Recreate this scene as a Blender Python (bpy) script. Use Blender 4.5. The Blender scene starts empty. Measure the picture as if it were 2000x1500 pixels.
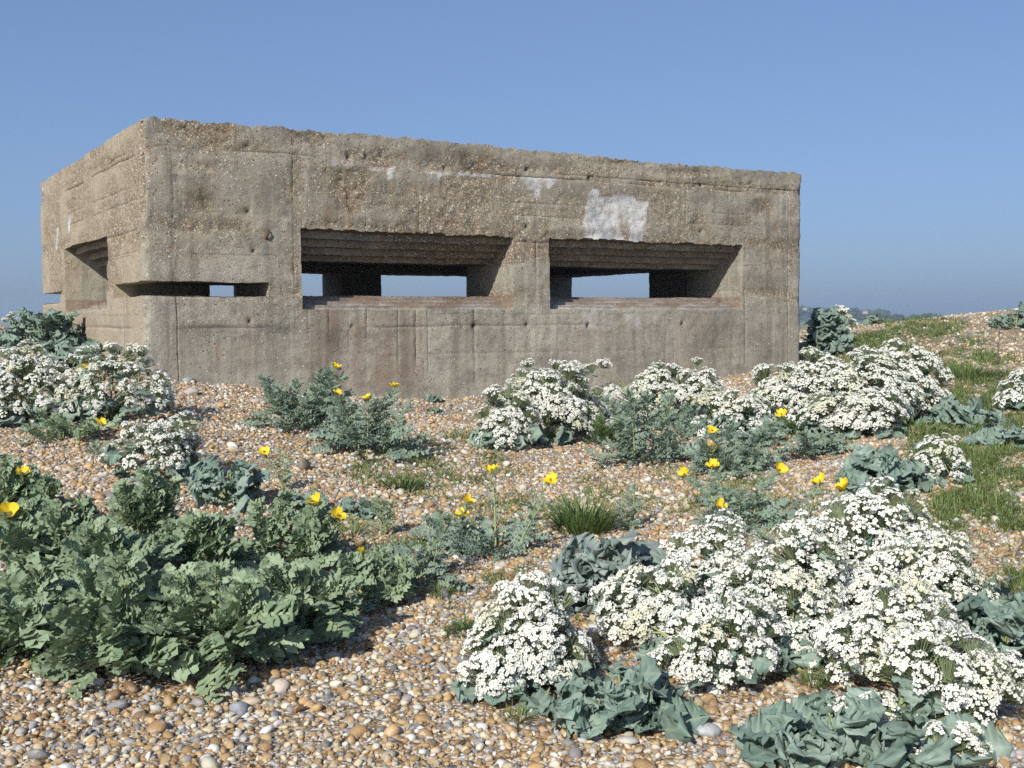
import bpy, math
import numpy as np
from mathutils import Matrix, Vector
rng = np.random.default_rng(7)
R = math.radians
scene = bpy.context.scene
COL = scene.collection

# ------------------------------------------------------------------ camera model (also used to survey positions)
FPX, PITCH, ROLL, CZ = 2285.0, R(3.144), R(0.25), 1.3
YAW = R(30.4)
U2 = np.array([math.cos(YAW), math.sin(YAW)]); V2 = np.array([-math.sin(YAW), math.cos(YAW)])
AX, AY = -3.39, 10.8                       # near corner of the pillbox
SUN = np.array([-0.736, -1.591, 1.10]); SUN /= np.linalg.norm(SUN)

def raydir(px, py):
    X = (np.asarray(px, float) - 1000) / FPX; Y = (750 - np.asarray(py, float)) / FPX
    c, s = math.cos(ROLL), math.sin(ROLL)
    Xc = X * c + Y * s; Yc = -X * s + Y * c
    ca, sa = math.cos(PITCH), math.sin(PITCH)
    return np.stack([Xc, ca + Yc * sa, -sa + Yc * ca], -1)

def unproj(px, py, D):
    d = raydir(px, py); d = d / d[..., 1:2]
    return d * np.asarray(D, float)[..., None] + np.array([0, 0, CZ])

def project(P):
    P = np.asarray(P, float); x, y, z = P[..., 0], P[..., 1], P[..., 2] - CZ
    ca, sa = math.cos(PITCH), math.sin(PITCH)
    f = y * ca - z * sa; u = y * sa + z * ca
    X, Y = x / f, u / f
    c, s = math.cos(ROLL), math.sin(ROLL)
    return 1000 + FPX * (X * c - Y * s), 750 - FPX * (X * s + Y * c)

# ------------------------------------------------------------------ noise
_tab = np.random.default_rng(3).random(4096)
def vnoise(P, scale=1.0, seed=0):
    P = np.asarray(P, float) * scale + 100.0 + seed * 17.31
    i = np.floor(P).astype(np.int64); f = P - i
    f = f * f * (3 - 2 * f)
    def h(a, b, c): return _tab[(a * 73856093 ^ b * 19349663 ^ c * 83492791) & 4095]
    r = 0
    for dx in (0, 1):
        for dy in (0, 1):
            for dz in (0, 1):
                w = (f[..., 0] if dx else 1 - f[..., 0]) * (f[..., 1] if dy else 1 - f[..., 1]) * (f[..., 2] if dz else 1 - f[..., 2])
                r = r + w * h(i[..., 0] + dx, i[..., 1] + dy, i[..., 2] + dz)
    return r
def fbm(P, scale=1.0, seed=0, oct=3):
    a, t, s = 1.0, 0, 0
    for o in range(oct):
        t = t + a * vnoise(P, scale * 2 ** o, seed + o * 5); s += a; a *= .5
    return t / s
def sstep(a, b, x):
    t = np.clip((x - a) / (b - a), 0, 1); return t * t * (3 - 2 * t)

# ------------------------------------------------------------------ mesh helpers
def mkmesh(name, V, faces, mats=(), attrs=None, smooth=True, mat_idx=None, vecattrs=None):
    """faces: list of int arrays (n,3) / (n,4)"""
    me = bpy.data.meshes.new(name)
    V = np.asarray(V, np.float32)
    faces = [np.asarray(f, np.int32) for f in faces if len(f)]
    loops = np.concatenate([f.ravel() for f in faces]) if faces else np.zeros(0, np.int32)
    sizes = np.concatenate([np.full(len(f), f.shape[1], np.int32) for f in faces]) if faces else np.zeros(0, np.int32)
    me.vertices.add(len(V)); me.vertices.foreach_set('co', V.ravel())
    if len(loops):
        me.loops.add(len(loops)); me.loops.foreach_set('vertex_index', loops)
        me.polygons.add(len(sizes))
        st = np.concatenate([[0], np.cumsum(sizes)[:-1]]).astype(np.int32)
        me.polygons.foreach_set('loop_start', st)
        me.polygons.foreach_set('use_smooth', np.full(len(sizes), smooth, bool))
        if mat_idx is not None: me.polygons.foreach_set('material_index', np.asarray(mat_idx, np.int32))
    for m in mats: me.materials.append(m)
    for k, a in (attrs or {}).items():
        at = me.attributes.new(k, 'FLOAT', 'POINT'); at.data.foreach_set('value', np.asarray(a, np.float32))
    for k, a in (vecattrs or {}).items():
        at = me.attributes.new(k, 'FLOAT_VECTOR', 'POINT'); at.data.foreach_set('vector', np.asarray(a, np.float32).ravel())
    me.update(calc_edges=True)
    me.validate(verbose=False)
    return me

def link(name, me, parent=None, loc=None):
    o = bpy.data.objects.new(name, me); COL.objects.link(o)
    if parent is not None: o.parent = parent
    if loc is not None: o.location = loc
    return o
def empty(name, loc, rz=0):
    o = bpy.data.objects.new(name, None); COL.objects.link(o)
    o.location = loc; o.rotation_euler = (0, 0, rz); o.empty_display_size = .1
    return o
def tag(o, label=None, cat=None, group=None, kind=None):
    if label: o['label'] = label
    if cat: o['category'] = cat
    if group: o['group'] = group
    if kind: o['kind'] = kind
    return o

class Acc:
    def __init__(s): s.V, s.F4, s.F3, s.A, s.B, s.n = [], [], [], [], [], 0
    def add(s, V, F4=None, F3=None, tint=0.5, rib=0.0):
        V = np.asarray(V); n = len(V)
        s.V.append(V)
        if F4 is not None and len(F4): s.F4.append(np.asarray(F4) + s.n)
        if F3 is not None and len(F3): s.F3.append(np.asarray(F3) + s.n)
        s.A.append(np.broadcast_to(tint, (n,))); s.B.append(np.broadcast_to(rib, (n,)))
        s.n += n
    def mesh(s, name, mats, origin=(0, 0, 0), smooth=True):
        f = []
        if s.F4: f.append(np.concatenate(s.F4))
        if s.F3: f.append(np.concatenate(s.F3))
        return mkmesh(name, np.concatenate(s.V) - np.asarray(origin), f, mats, {'tint': np.concatenate(s.A), 'rib': np.concatenate(s.B)}, smooth)

def norm(v): return v / (np.linalg.norm(v) + 1e-9)
def frame(d, n):
    x = norm(d); y = np.cross(n, x)
    if np.linalg.norm(y) < 1e-4: y = np.cross(np.array([0.3, 0.7, .2]), x)
    y = norm(y); return np.stack([x, y, np.cross(x, y)], 0)

def tube(acc, pts, radii, n=5, tint=.5):
    pts = np.asarray(pts, float); m = len(pts)
    ang = np.arange(n) * 2 * math.pi / n
    V = []
    for k in range(m):
        t = pts[min(k + 1, m - 1)] - pts[max(k - 1, 0)]
        f = frame(t, np.array([0.21, 0.13, 1.0]))
        V.append(pts[k] + radii[k] * (np.cos(ang)[:, None] * f[1] + np.sin(ang)[:, None] * f[2]))
    V = np.concatenate(V); F = []
    for k in range(m - 1):
        for a in range(n):
            b = (a + 1) % n
            F.append((k * n + a, k * n + b, (k + 1) * n + b, (k + 1) * n + a))
    acc.add(V, F4=F, tint=tint)

def curve_pts(a, b, bend, n=6):
    a, b = np.asarray(a, float), np.asarray(b, float)
    t = np.linspace(0, 1, n)[:, None]
    return a + (b - a) * t + np.asarray(bend) * (4 * t * (1 - t))

# ------------------------------------------------------------------ node helpers
def newmat(name):
    m = bpy.data.materials.new(name); m.use_nodes = True
    nt = m.node_tree; nt.nodes.clear(); return m, nt
class N:
    def __init__(s, nt): s.nt = nt
    def node(s, typ, **kw):
        n = s.nt.nodes.new(typ)
        for k, v in kw.items(): setattr(n, k, v)
        return n
    def set(s, sock, v):
        if hasattr(v, 'is_output') or isinstance(v, bpy.types.NodeSocket): s.nt.links.new(v, sock)
        else: sock.default_value = v
    def math(s, op, a, b=0.0, c=None, clamp=False):
        n = s.node('ShaderNodeMath', operation=op); n.use_clamp = clamp
        s.set(n.inputs[0], a); s.set(n.inputs[1], b)
        if c is not None: s.set(n.inputs[2], c)
        return n.outputs[0]
    def mix(s, f, a, b, blend='MIX'):
        n = s.node('ShaderNodeMix', data_type='RGBA', blend_type=blend)
        s.set(n.inputs[0], f); s.set(n.inputs[6], a if not isinstance(a, tuple) else (*a, 1)[:4]); s.set(n.inputs[7], b if not isinstance(b, tuple) else (*b, 1)[:4])
        return n.outputs[2]
    def attr(s, name, typ='GEOMETRY'):
        return s.node('ShaderNodeAttribute', attribute_name=name, attribute_type=typ)
    def noise(s, vec, scale, detail=3, rough=.55):
        n = s.node('ShaderNodeTexNoise'); n.inputs['Scale'].default_value = scale; n.inputs['Detail'].default_value = detail
        n.inputs['Roughness'].default_value = rough
        if vec is not None: s.set(n.inputs['Vector'], vec)
        return n.outputs[0]
    def voro(s, vec, scale, feature='F1', rnd=1.0):
        n = s.node('ShaderNodeTexVoronoi', feature=feature); n.inputs['Scale'].default_value = scale; n.inputs['Randomness'].default_value = rnd
        if vec is not None: s.set(n.inputs['Vector'], vec)
        return n
    def ramp(s, f, stops, interp='LINEAR'):
        n = s.node('ShaderNodeValToRGB'); cr = n.color_ramp; cr.interpolation = interp
        while len(cr.elements) < len(stops): cr.elements.new(.5)
        for e, (p, c) in zip(cr.elements, stops): e.position = p; e.color = (*c, 1)
        s.set(n.inputs[0], f); return n.outputs[0]
    def maprange(s, v, a, b, c=0.0, d=1.0):
        n = s.node('ShaderNodeMapRange'); n.clamp = True
        s.set(n.inputs[0], v)
        for k, x in zip((1, 2, 3, 4), (a, b, c, d)): n.inputs[k].default_value = x
        return n.outputs[0]
    def bump(s, h, strength, dist, normal=None):
        n = s.node('ShaderNodeBump'); n.inputs['Strength'].default_value = strength; n.inputs['Distance'].default_value = dist
        s.set(n.inputs['Height'], h)
        if normal is not None: s.set(n.inputs['Normal'], normal)
        return n.outputs[0]
    def principled(s, color, rough=.8, normal=None, spec=.3):
        n = s.node('ShaderNodeBsdfPrincipled')
        s.set(n.inputs['Base Color'], color if not isinstance(color, tuple) else (*color, 1)); s.set(n.inputs['Roughness'], rough)
        n.inputs['Specular IOR Level'].default_value = spec
        if normal is not None: s.set(n.inputs['Normal'], normal)
        return n.outputs[0]
    def out(s, surf):
        o = s.node('ShaderNodeOutputMaterial'); s.nt.links.new(surf, o.inputs['Surface'])
    def objco(s): return s.node('ShaderNodeTexCoord').outputs['Object']
    def geopos(s): return s.node('ShaderNodeNewGeometry').outputs['Position']
    def scalevec(s, v, sc):
        n = s.node('ShaderNodeMapping'); n.inputs['Scale'].default_value = sc; s.set(n.inputs['Vector'], v); return n.outputs[0]

def leaf_mat(name, c0, c1, ribc, transl=.15, rough=.55, patch=8):
    m, nt = newmat(name); n = N(nt)
    t = n.attr('tint').outputs['Fac']; rib = n.attr('rib').outputs['Fac']
    ns = n.noise(n.geopos(), patch, 2)
    f = n.math('ADD', n.math('MULTIPLY', t, .7), n.math('MULTIPLY', ns, .5)); f = n.math('SUBTRACT', f, .1, clamp=True)
    col = n.mix(f, c0, c1)
    col = n.mix(n.math('MULTIPLY', rib, .75), col, ribc)
    b = n.bump(n.noise(n.geopos(), 90, 2), .25, .004)
    p = n.principled(col, rough, b, .35)
    tr = n.node('ShaderNodeBsdfTranslucent'); n.set(tr.inputs[0], n.mix(.5, col, (.20, .30, .06), 'MIX'))
    mx = n.node('ShaderNodeMixShader'); mx.inputs[0].default_value = transl
    nt.links.new(p, mx.inputs[1]); nt.links.new(tr.outputs[0], mx.inputs[2])
    n.out(mx.outputs[0]); return m
def flat_mat(name, c0, c1, rough=.6, transl=0.0, spec=.3, nscale=30):
    m, nt = newmat(name); n = N(nt)
    t = n.attr('tint').outputs['Fac']; ns = n.noise(n.geopos(), nscale, 3)
    f = n.math('ADD', n.math('MULTIPLY', t, .6), n.math('MULTIPLY', n.math('SUBTRACT', ns, .25), .8), clamp=True)
    col = n.mix(f, c0, c1); p = n.principled(col, rough, None, spec)
    if transl:
        tr = n.node('ShaderNodeBsdfTranslucent'); n.set(tr.inputs[0], col)
        mx = n.node('ShaderNodeMixShader'); mx.inputs[0].default_value = transl
        nt.links.new(p, mx.inputs[1]); nt.links.new(tr.outputs[0], mx.inputs[2]); p = mx.outputs[0]
    n.out(p); return m

M = {}
M['kale'] = leaf_mat('sea_kale_leaf', (.125, .190, .148), (.275, .350, .285), (.34, .40, .29))
M['kale_purple'] = leaf_mat('sea_kale_purple_leaf', (.150, .205, .172), (.29, .35, .30), (.26, .19, .24))
M['poppy'] = leaf_mat('horned_poppy_leaf', (.120, .182, .100), (.270, .350, .215), (.44, .50, .31))
M['poppy_silver'] = leaf_mat('silvery_poppy_leaf', (.12, .18, .135), (.24, .31, .245), (.32, .38, .24))
M['weed'] = leaf_mat('green_weed_leaf', (.060, .105, .028), (.15, .22, .065), (.17, .23, .08), .25)
M['stem'] = flat_mat('pale_stem', (.17, .22, .085), (.33, .36, .17), .55)
def petal_mat():
    m, nt = newmat('white_petal'); n = N(nt)
    rd = n.node('ShaderNodeObjectInfo').outputs['Random']; t = n.attr('tint').outputs['Fac']
    col = n.mix(t, (.82, .81, .74), (.88, .88, .84)); old = n.maprange(n.math('ADD', rd, n.math('MULTIPLY', n.math('SUBTRACT', t, .5), .25)), .80, 1.0, 0, .75)
    col = n.mix(old, col, (.62, .60, .38))
    p = n.principled(col, .7, None, .15); tr = n.node('ShaderNodeBsdfTranslucent'); n.set(tr.inputs[0], col)
    mx = n.node('ShaderNodeMixShader'); mx.inputs[0].default_value = .18
    nt.links.new(p, mx.inputs[1]); nt.links.new(tr.outputs[0], mx.inputs[2]); n.out(mx.outputs[0]); return m
M['petal'] = petal_mat()
M['eye'] = flat_mat('flower_eye', (.30, .28, .05), (.62, .50, .06), .7)
M['pedicel'] = flat_mat('flower_stalk', (.14, .185, .085), (.27, .31, .17), .6)
M['yellow'] = flat_mat('yellow_petal', (.80, .53, .02), (.88, .68, .05), .55, .25, .2)
M['stamen'] = flat_mat('stamen', (.62, .36, .02), (.72, .48, .05), .7)
M['grass'] = flat_mat('grass_blade', (.080, .140, .030), (.26, .30, .11), .6, .2, .3, 3)
M['purple'] = flat_mat('purple_petal', (.30, .08, .32), (.45, .15, .46), .6)
M['dead'] = flat_mat('dead_stalk', (.09, .06, .035), (.16, .11, .06), .8)

# ------------------------------------------------------------------ ground
ctl_px = [ # px, py, forward distance of surveyed ground points
 (1000,1500,3.35),(0,1500,3.35),(2000,1500,3.35),(1000,1266,4.4),(1000,1095,5.7),(1000,925,8),(1000,831,10.5),(970,777,12.7),
 (280,737,10.8),(500,758,11.4),(590,766,11.65),(200,850,8.0),(0,862,8.0),(300,950,6.6),(0,1280,4.2),(0,1000,6.2),(0,690,12.5),(0,640,17),(60,680,13.2),
 (600,930,7.6),(600,1100,5.7),(500,1300,4.25),(400,800,9.2),(750,800,11),
 (1600,900,8.2),(1563,714,15.1),(1840,850,8.6),(2000,980,6.5),(2000,1250,4.5),(2000,850,8.6),(2000,720,12.5),(2000,642,17),(2000,606,20),(1850,619,21.5),
 (1750,630,24),(1700,643,21),(1650,652,19.5),(1600,690,16.5),(1800,722,12.7),(1900,690,14),(1300,900,8.4),(1350,820,10.8),(1500,1300,4.2),(1500,1050,6.0),
 (2500,1100,5.2),(2500,800,9),(2600,620,17),(-500,1100,5.2),(-500,830,8.5),(-450,660,14)]
ctl = [unproj(a, b, np.array(c)) for a, b, c in ctl_px]
ctl += [np.array(p, float) for p in [(-6, 23, 1.0), (0, 20, .85), (4, 19, .8), (-2, 14.5, .75), (5, 24, 1.0), (-10, 22, 1.05), (-12, 10, 1.0), (12, 22, 1.55), (13, 12, 1.1), (13, 5, .3), (-12, 4, .3), (0, 1, -.05), (-5, 1, 0), (5, 1, 0)]]
ctl = np.array(ctl)
def _phi(r2): return .5 * r2 * np.log(r2 + 1e-6)
def _fit():
    n = len(ctl); d = ((ctl[:, None, :2] - ctl[None, :, :2]) ** 2).sum(-1)
    K = _phi(d) + np.eye(n) * .6
    Pm = np.c_[np.ones(n), ctl[:, :2]]
    A = np.block([[K, Pm], [Pm.T, np.zeros((3, 3))]])
    return np.linalg.solve(A, np.r_[ctl[:, 2], 0, 0, 0])
TPS = _fit()
def gz(x, y):
    x = np.asarray(x, float); y = np.asarray(y, float); sh = x.shape
    X, Y = x.ravel(), y.ravel()
    cx, cy = np.clip(X, -13, 13), np.clip(Y, 1.0, 25)
    z = np.empty(len(X))
    for s in range(0, len(X), 40000):
        sl = slice(s, s + 40000)
        d = (cx[sl, None] - ctl[None, :, 0]) ** 2 + (cy[sl, None] - ctl[None, :, 1]) ** 2
        z[sl] = _phi(d) @ TPS[:-3] + TPS[-3] + TPS[-2] * cx[sl] + TPS[-1] * cy[sl]
    P = np.stack([X, Y, 0 * X], -1)
    near = 1 - sstep(22, 45, np.hypot(X, Y))
    z = z + ((fbm(P, 1.1, 2, 2) - .5) * .07 + (fbm(P, 4, 5, 2) - .5) * .03) * near
    far = -1.4 + (fbm(P, .02, 4, 2) - .5) * .6 * sstep(50, 200, np.hypot(X, Y))
    k = np.maximum(np.maximum(sstep(25, 48, Y), sstep(16, 34, np.abs(X))), sstep(-1, -20, Y))
    return (z * (1 - k) + far * k).reshape(sh)
def gz1(x, y): return float(gz(np.array([x]), np.array([y]))[0])
_ts = np.concatenate([np.arange(2.2, 30, .03)])
def at(px, py):
    """ground point seen at a photograph pixel"""
    d = raydir(px, py); d = d / d[1]
    P = d[None] * _ts[:, None] + np.array([0, 0, CZ])
    h = P[:, 2] - gz(P[:, 0], P[:, 1])
    i = np.argmax(h < 0) if (h < 0).any() else len(_ts) - 1
    p = P[i].copy(); p[2] = gz1(p[0], p[1]); return p

def geom(a, b, n): return list(np.geomspace(a, b, n))
ys = np.array(sorted([-g for g in geom(3, 3000, 24)] + list(np.arange(-2.5, 2, .5)) + list(np.arange(2, 14, .07)) + list(np.arange(14, 40, .2)) + geom(40, 4000, 40)))
xs = np.array(sorted([-g for g in geom(16, 4000, 34)] + list(np.arange(-15.8, -7, .2)) + list(np.arange(-7, 7, .07)) + list(np.arange(7, 15.9, .2)) + geom(16, 4000, 34)))
gx, gy = np.meshgrid(xs, ys)
nx, ny = len(xs), len(ys)
idx = np.arange(nx * ny).reshape(ny, nx)
quads = np.stack([idx[:-1, :-1], idx[:-1, 1:], idx[1:, 1:], idx[1:, :-1]], -1).reshape(-1, 4)
GV = np.stack([gx, gy, gz(gx, gy)], -1).reshape(-1, 3)

PEB = [ # weight, colour
 (.20, (.395, .250, .112)), (.13, (.285, .172, .080)), (.10, (.46, .31, .145)), (.17, (.545, .435, .285)), (.15, (.585, .525, .415)), (.09, (.62, .605, .56)),
 (.09, (.31, .30, .29)), (.05, (.18, .185, .195)), (.02, (.39, .26, .18))]
def ground_mat():
    m, nt = newmat('shingle_ground'); n = N(nt)
    pos = n.geopos()
    v = n.voro(n.scalevec(pos, (1, 1, .6)), 42); v2 = n.voro(pos, 88)
    sep = n.node('ShaderNodeSeparateColor'); nt.links.new(v.outputs['Color'], sep.inputs[0])
    stops, acc_ = [], 0
    for w, c in PEB: stops.append((acc_, c)); acc_ += w
    c1 = n.ramp(sep.outputs[0], stops, 'CONSTANT')
    sep2 = n.node('ShaderNodeSeparateColor'); nt.links.new(v2.outputs['Color'], sep2.inputs[0])
    c2 = n.ramp(sep2.outputs[1], stops, 'CONSTANT')
    big = n.maprange(sep.outputs[2], .35, .45)
    col = n.mix(big, c2, c1)
    d = n.mix(big, n.math('MULTIPLY', v2.outputs[0], .9), v.outputs[0])
    dark = n.maprange(d, .35, .75, 1.0, .45)
    mul = n.node('ShaderNodeVectorMath', operation='SCALE'); nt.links.new(col, mul.inputs[0]); nt.links.new(dark, mul.inputs['Scale'])
    col = mul.outputs[0]
    # green low growth and far grassland
    g = n.attr('green').outputs['Fac']
    gm = n.math('MULTIPLY', n.maprange(n.noise(pos, 3.2, 4, .65), .42, .6), g)
    col = n.mix(gm, col, n.mix(n.noise(pos, 14, 3), (.06, .10, .025), (.17, .19, .075)))
    far = n.attr('far').outputs['Fac']
    col = n.mix(far, col, n.mix(n.noise(pos, .02, 4), (.16, .19, .08), (.30, .27, .16)))
    b = n.bump(n.math('SUBTRACT', 1.0, d), .9, .012)
    n.out(n.principled(col, .8, b, .25)); return m
M['ground'] = ground_mat()
GREEN = [(1900, 840, 130, 75, 1.0), (1900, 915, 140, 70, .9), (1940, 765, 80, 40, .8), (1690, 655, 70, 24, 1.0), (1770, 662, 90, 40, .8), (1830, 640, 70, 16, .6), (1880, 705, 70, 45, .7),
         (1960, 690, 60, 30, .4), (1930, 985, 120, 60, .7), (1820, 1010, 130, 60, .45), (1650, 690, 80, 22, .6), (1330, 970, 200, 60, .5), (850, 930, 160, 50, .7), (1100, 1150, 140, 60, .5), (900, 870, 60, 25, .6), (780, 1100, 60, 40, .6), (1000, 1000, 120, 50, .55),
         (1600, 860, 70, 30, .5), (1500, 1000, 160, 50, .55), (700, 1060, 120, 40, .6), (2000, 1200, 60, 120, .6), (1960, 640, 60, 20, .35), (930, 1230, 70, 30, .3), (1750, 625, 60, 8, .8)]
gpx, gpy = project(np.where(GV[:, 1:2] > 1.5, GV, np.array([[0, 1.5, 0]])))
green = np.zeros(len(GV))
for a, b, c, d, w in GREEN:
    r = ((gpx - a) / c) ** 2 + ((gpy - b) / d) ** 2
    green = np.maximum(green, w * (1 - sstep(.4, 1.4, r)) * (GV[:, 1] > 1.6))
# the same greenness carries on to the sides of the surveyed strip
farw = sstep(32, 60, np.hypot(GV[:, 0], GV[:, 1]))
gme = mkmesh('beach', GV, [quads], [M['ground']], {'green': green, 'far': farw})
tag(link('beach', gme), 'shingle beach rising towards the concrete pillbox', 'beach', kind='structure')

# ------------------------------------------------------------------ pebbles: one scattered mass
def peb_mat():
    m, nt = newmat('pebble'); n = N(nt)
    c = n.attr('pcol', 'INSTANCER').outputs['Color']
    pos = n.objco()
    ns = n.noise(pos, 2.6, 4, .6)
    col = n.mix(n.maprange(ns, .35, .7, 0, .55), c, n.mix(.5, c, (.20, .13, .07)))
    col = n.mix(n.maprange(n.noise(pos, 1.3, 2), .56, .70, 0, .5), col, (.60, .56, .48))
    b = n.bump(n.noise(pos, 7, 3), .25, .05)
    n.out(n.principled(col, .62, b, .35)); return m
M['pebble'] = peb_mat()
def icosphere(sub):
    import bmesh
    bm = bmesh.new(); bmesh.ops.create_icosphere(bm, subdivisions=sub, radius=1.0)
    V = np.array([v.co[:] for v in bm.verts]); F = np.array([[v.index for v in f.verts] for f in bm.faces]); bm.free(); return V, F
IV, IF = icosphere(3)
IV2, IF2 = icosphere(2)
pcol_coll = bpy.data.collections.new('pebble_shapes')
for k in range(16):
    V = IV2.copy()
    V = V * (1 + (fbm(IV2 + k * 7, 1.1, k, 2) - .5)[:, None] * .55)
    if k % 3 == 0: V = np.sign(V) * np.abs(V) ** .85
    flint = k >= 11
    if flint: # broken flints: cut by random planes
        for q in range(6):
            pn = rng.normal(0, 1, 3); pn /= np.linalg.norm(pn); dd = V @ pn - rng.uniform(.35, .75); V = V - np.maximum(dd, 0)[:, None] * pn
    V = V * np.array([1.0, rng.uniform(.62, .9), rng.uniform(.42, .68)])
    o = bpy.data.objects.new('pebble_shape', mkmesh('pebble_shape', V, [IF2], [M['pebble']], smooth=not flint)); pcol_coll.objects.link(o)

def pillbox_inside(x, y, pad=0.0):
    a = (x - AX) * U2[0] + (y - AY) * U2[1]; b = (x - AX) * V2[0] + (y - AY) * V2[1]
    return (a > -pad) & (a < 8.23 + pad) & (b > -pad) & (b < 5.73 + pad)
PP, PS, PC = [], [], []
def scatter(y0, y1, dens, smin, smax, power, spread=.74, lift=.25):
    area = spread * (y1 ** 2 - y0 ** 2); n = int(area * dens)
    y = np.sqrt(rng.uniform(y0 ** 2, y1 ** 2, n)); x = y * rng.uniform(-spread, spread, n)
    s = smin + (smax - smin) * rng.random(n) ** power
    band = fbm(np.stack([x * .8, y * 1.6, 0 * x + smax * 50], -1), 1.0, 12, 3)   # stones sorted into patches by the sea
    ok = ~pillbox_inside(x, y) & (rng.random(n) < sstep(.25, .55, band) * .75 + .38); x, y, s = x[ok], y[ok], s[ok]
    z = gz(x, y) + s * .5 * lift * rng.uniform(.1, 1.5, len(s))
    PP.append(np.stack([x, y, z], -1)); PS.append(s * .5)
for y0, y1 in ((2.5, 3.6), (3.6, 5.2), (5.2, 7.5)):
    scatter(y0, y1, 2100, .009, .023, 1.2)
    scatter(y0, y1, 1150, .020, .038, 1.5)
    scatter(y0, y1, 130, .036, .064, 2.2)
    scatter(y0, y1, 5, .055, .085, 2.0)
scatter(7.5, 10.5, 1000, .012, .026, 1.0); scatter(7.5, 10.5, 550, .024, .042, 1.5); scatter(7.5, 10.5, 30, .04, .085, 2.5)
scatter(10.5, 15.5, 420, .022, .04, 1.2, .62); scatter(10.5, 15.5, 40, .04, .08, 2.5, .62)
scatter(15.5, 24, 120, .03, .06, 1.5, .62)
PP = np.concatenate(PP); PS = np.concatenate(PS); n = len(PP)
w = np.array([p[0] for p in PEB]); w /= w.sum()
ci = rng.choice(len(PEB), n, p=w); PC = np.array([p[1] for p in PEB])[ci]
PC = np.clip(PC * rng.uniform(.68, 1.25, (n, 1)) * rng.uniform(.96, 1.04, (n, 3)), 0, .85)
rot = np.stack([rng.normal(0, .38, n), rng.normal(0, .38, n), rng.uniform(0, 6.28, n)], -1)
scl = PS[:, None] * rng.uniform(.85, 1.2, (n, 3))
pme = mkmesh('shingle', PP, [], [M['pebble']], {'idx': rng.integers(0, 16, n)}, vecattrs={'rot': rot, 'scl': scl, 'pcol': PC})
pob = tag(link('pebbles', pme), 'loose tan, cream and grey beach pebbles covering the ground', 'pebbles', kind='stuff')
def peb_nodes(ob):
    ng = bpy.data.node_groups.new('scatter_pebbles', 'GeometryNodeTree')
    ng.interface.new_socket('Geometry', in_out='INPUT', socket_type='NodeSocketGeometry')
    ng.interface.new_socket('Geometry', in_out='OUTPUT', socket_type='NodeSocketGeometry')
    L = ng.links; nd = ng.nodes
    gi, go = nd.new('NodeGroupInput'), nd.new('NodeGroupOutput')
    m2p = nd.new('GeometryNodeMeshToPoints')
    iop = nd.new('GeometryNodeInstanceOnPoints'); iop.inputs['Pick Instance'].default_value = True
    ci = nd.new('GeometryNodeCollectionInfo'); ci.inputs['Collection'].default_value = pcol_coll
    ci.inputs['Separate Children'].default_value = True; ci.inputs['Reset Children'].default_value = True
    def na(nm, t):
        a = nd.new('GeometryNodeInputNamedAttribute'); a.data_type = t; a.inputs['Name'].default_value = nm; return a.outputs['Attribute']
    e2r = nd.new('FunctionNodeEulerToRotation'); f2i = nd.new('FunctionNodeFloatToInt')
    L.new(gi.outputs[0], m2p.inputs['Mesh']); L.new(m2p.outputs[0], iop.inputs['Points']); L.new(ci.outputs[0], iop.inputs['Instance'])
    L.new(na('idx', 'FLOAT'), f2i.inputs[0]); L.new(f2i.outputs[0], iop.inputs['Instance Index'])
    L.new(na('rot', 'FLOAT_VECTOR'), e2r.inputs[0]); L.new(e2r.outputs[0], iop.inputs['Rotation'])
    L.new(na('scl', 'FLOAT_VECTOR'), iop.inputs['Scale']); L.new(iop.outputs[0], go.inputs[0])
    md = ob.modifiers.new('scatter', 'NODES'); md.node_group = ng
peb_nodes(pob)
print('pebbles', n)

# larger stones that can be told apart
def stone(px, py, sz, col, label, flat=.55, seed=0):
    p = at(px, py)
    V = IV * (1 + (fbm(IV + seed * 3.1, .9, seed, 3) - .5)[:, None] * .8)
    V = V * np.array([1, .75, flat]) * sz
    m, nt = newmat('stone'); nn = N(nt); po = nn.objco()
    c = nn.mix(nn.maprange(nn.noise(po, 22, 5, .65), .35, .7), col, tuple(x * .6 for x in col))
    nn.out(nn.principled(c, .75, nn.bump(nn.noise(po, 60, 4), .4, .006)))
    o = link('stone', mkmesh('stone', V, [IF], [m]), loc=(p[0], p[1], p[2] + sz * flat * .45)); o.rotation_euler = (.1, .1, seed * 1.3)
    tag(o, label, 'stone', 'larger stones lying on the shingle')
stone(593, 918, .055, (.24, .19, .14), 'dark brown upright stone beside the small poppy with two fallen petals', .9, 1)
stone(372, 770, .075, (.46, .42, .36), 'pale flat stone below the cracked corner of the pillbox', .5, 2)
stone(368, 746, .060, (.36, .37, .38), 'grey stone lying right against the foot of the pillbox wall', .5, 3)
stone(1700, 972, .045, (.62, .60, .56), 'white flat stone lying in front of the grey-green leafy sea kale', .4, 4)
stone(1385, 1440, .040, (.48, .48, .48), 'rounded grey stone on bare shingle at the bottom edge', .6, 5)
stone(470, 1395, .042, (.33, .34, .36), 'blue-grey stone on the shingle below the big poppy mass', .6, 6)
stone(1070, 1155, .060, (.47, .37, .25), 'tan rounded stone lying left of the blue leafy sea kale', .55, 7)

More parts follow.
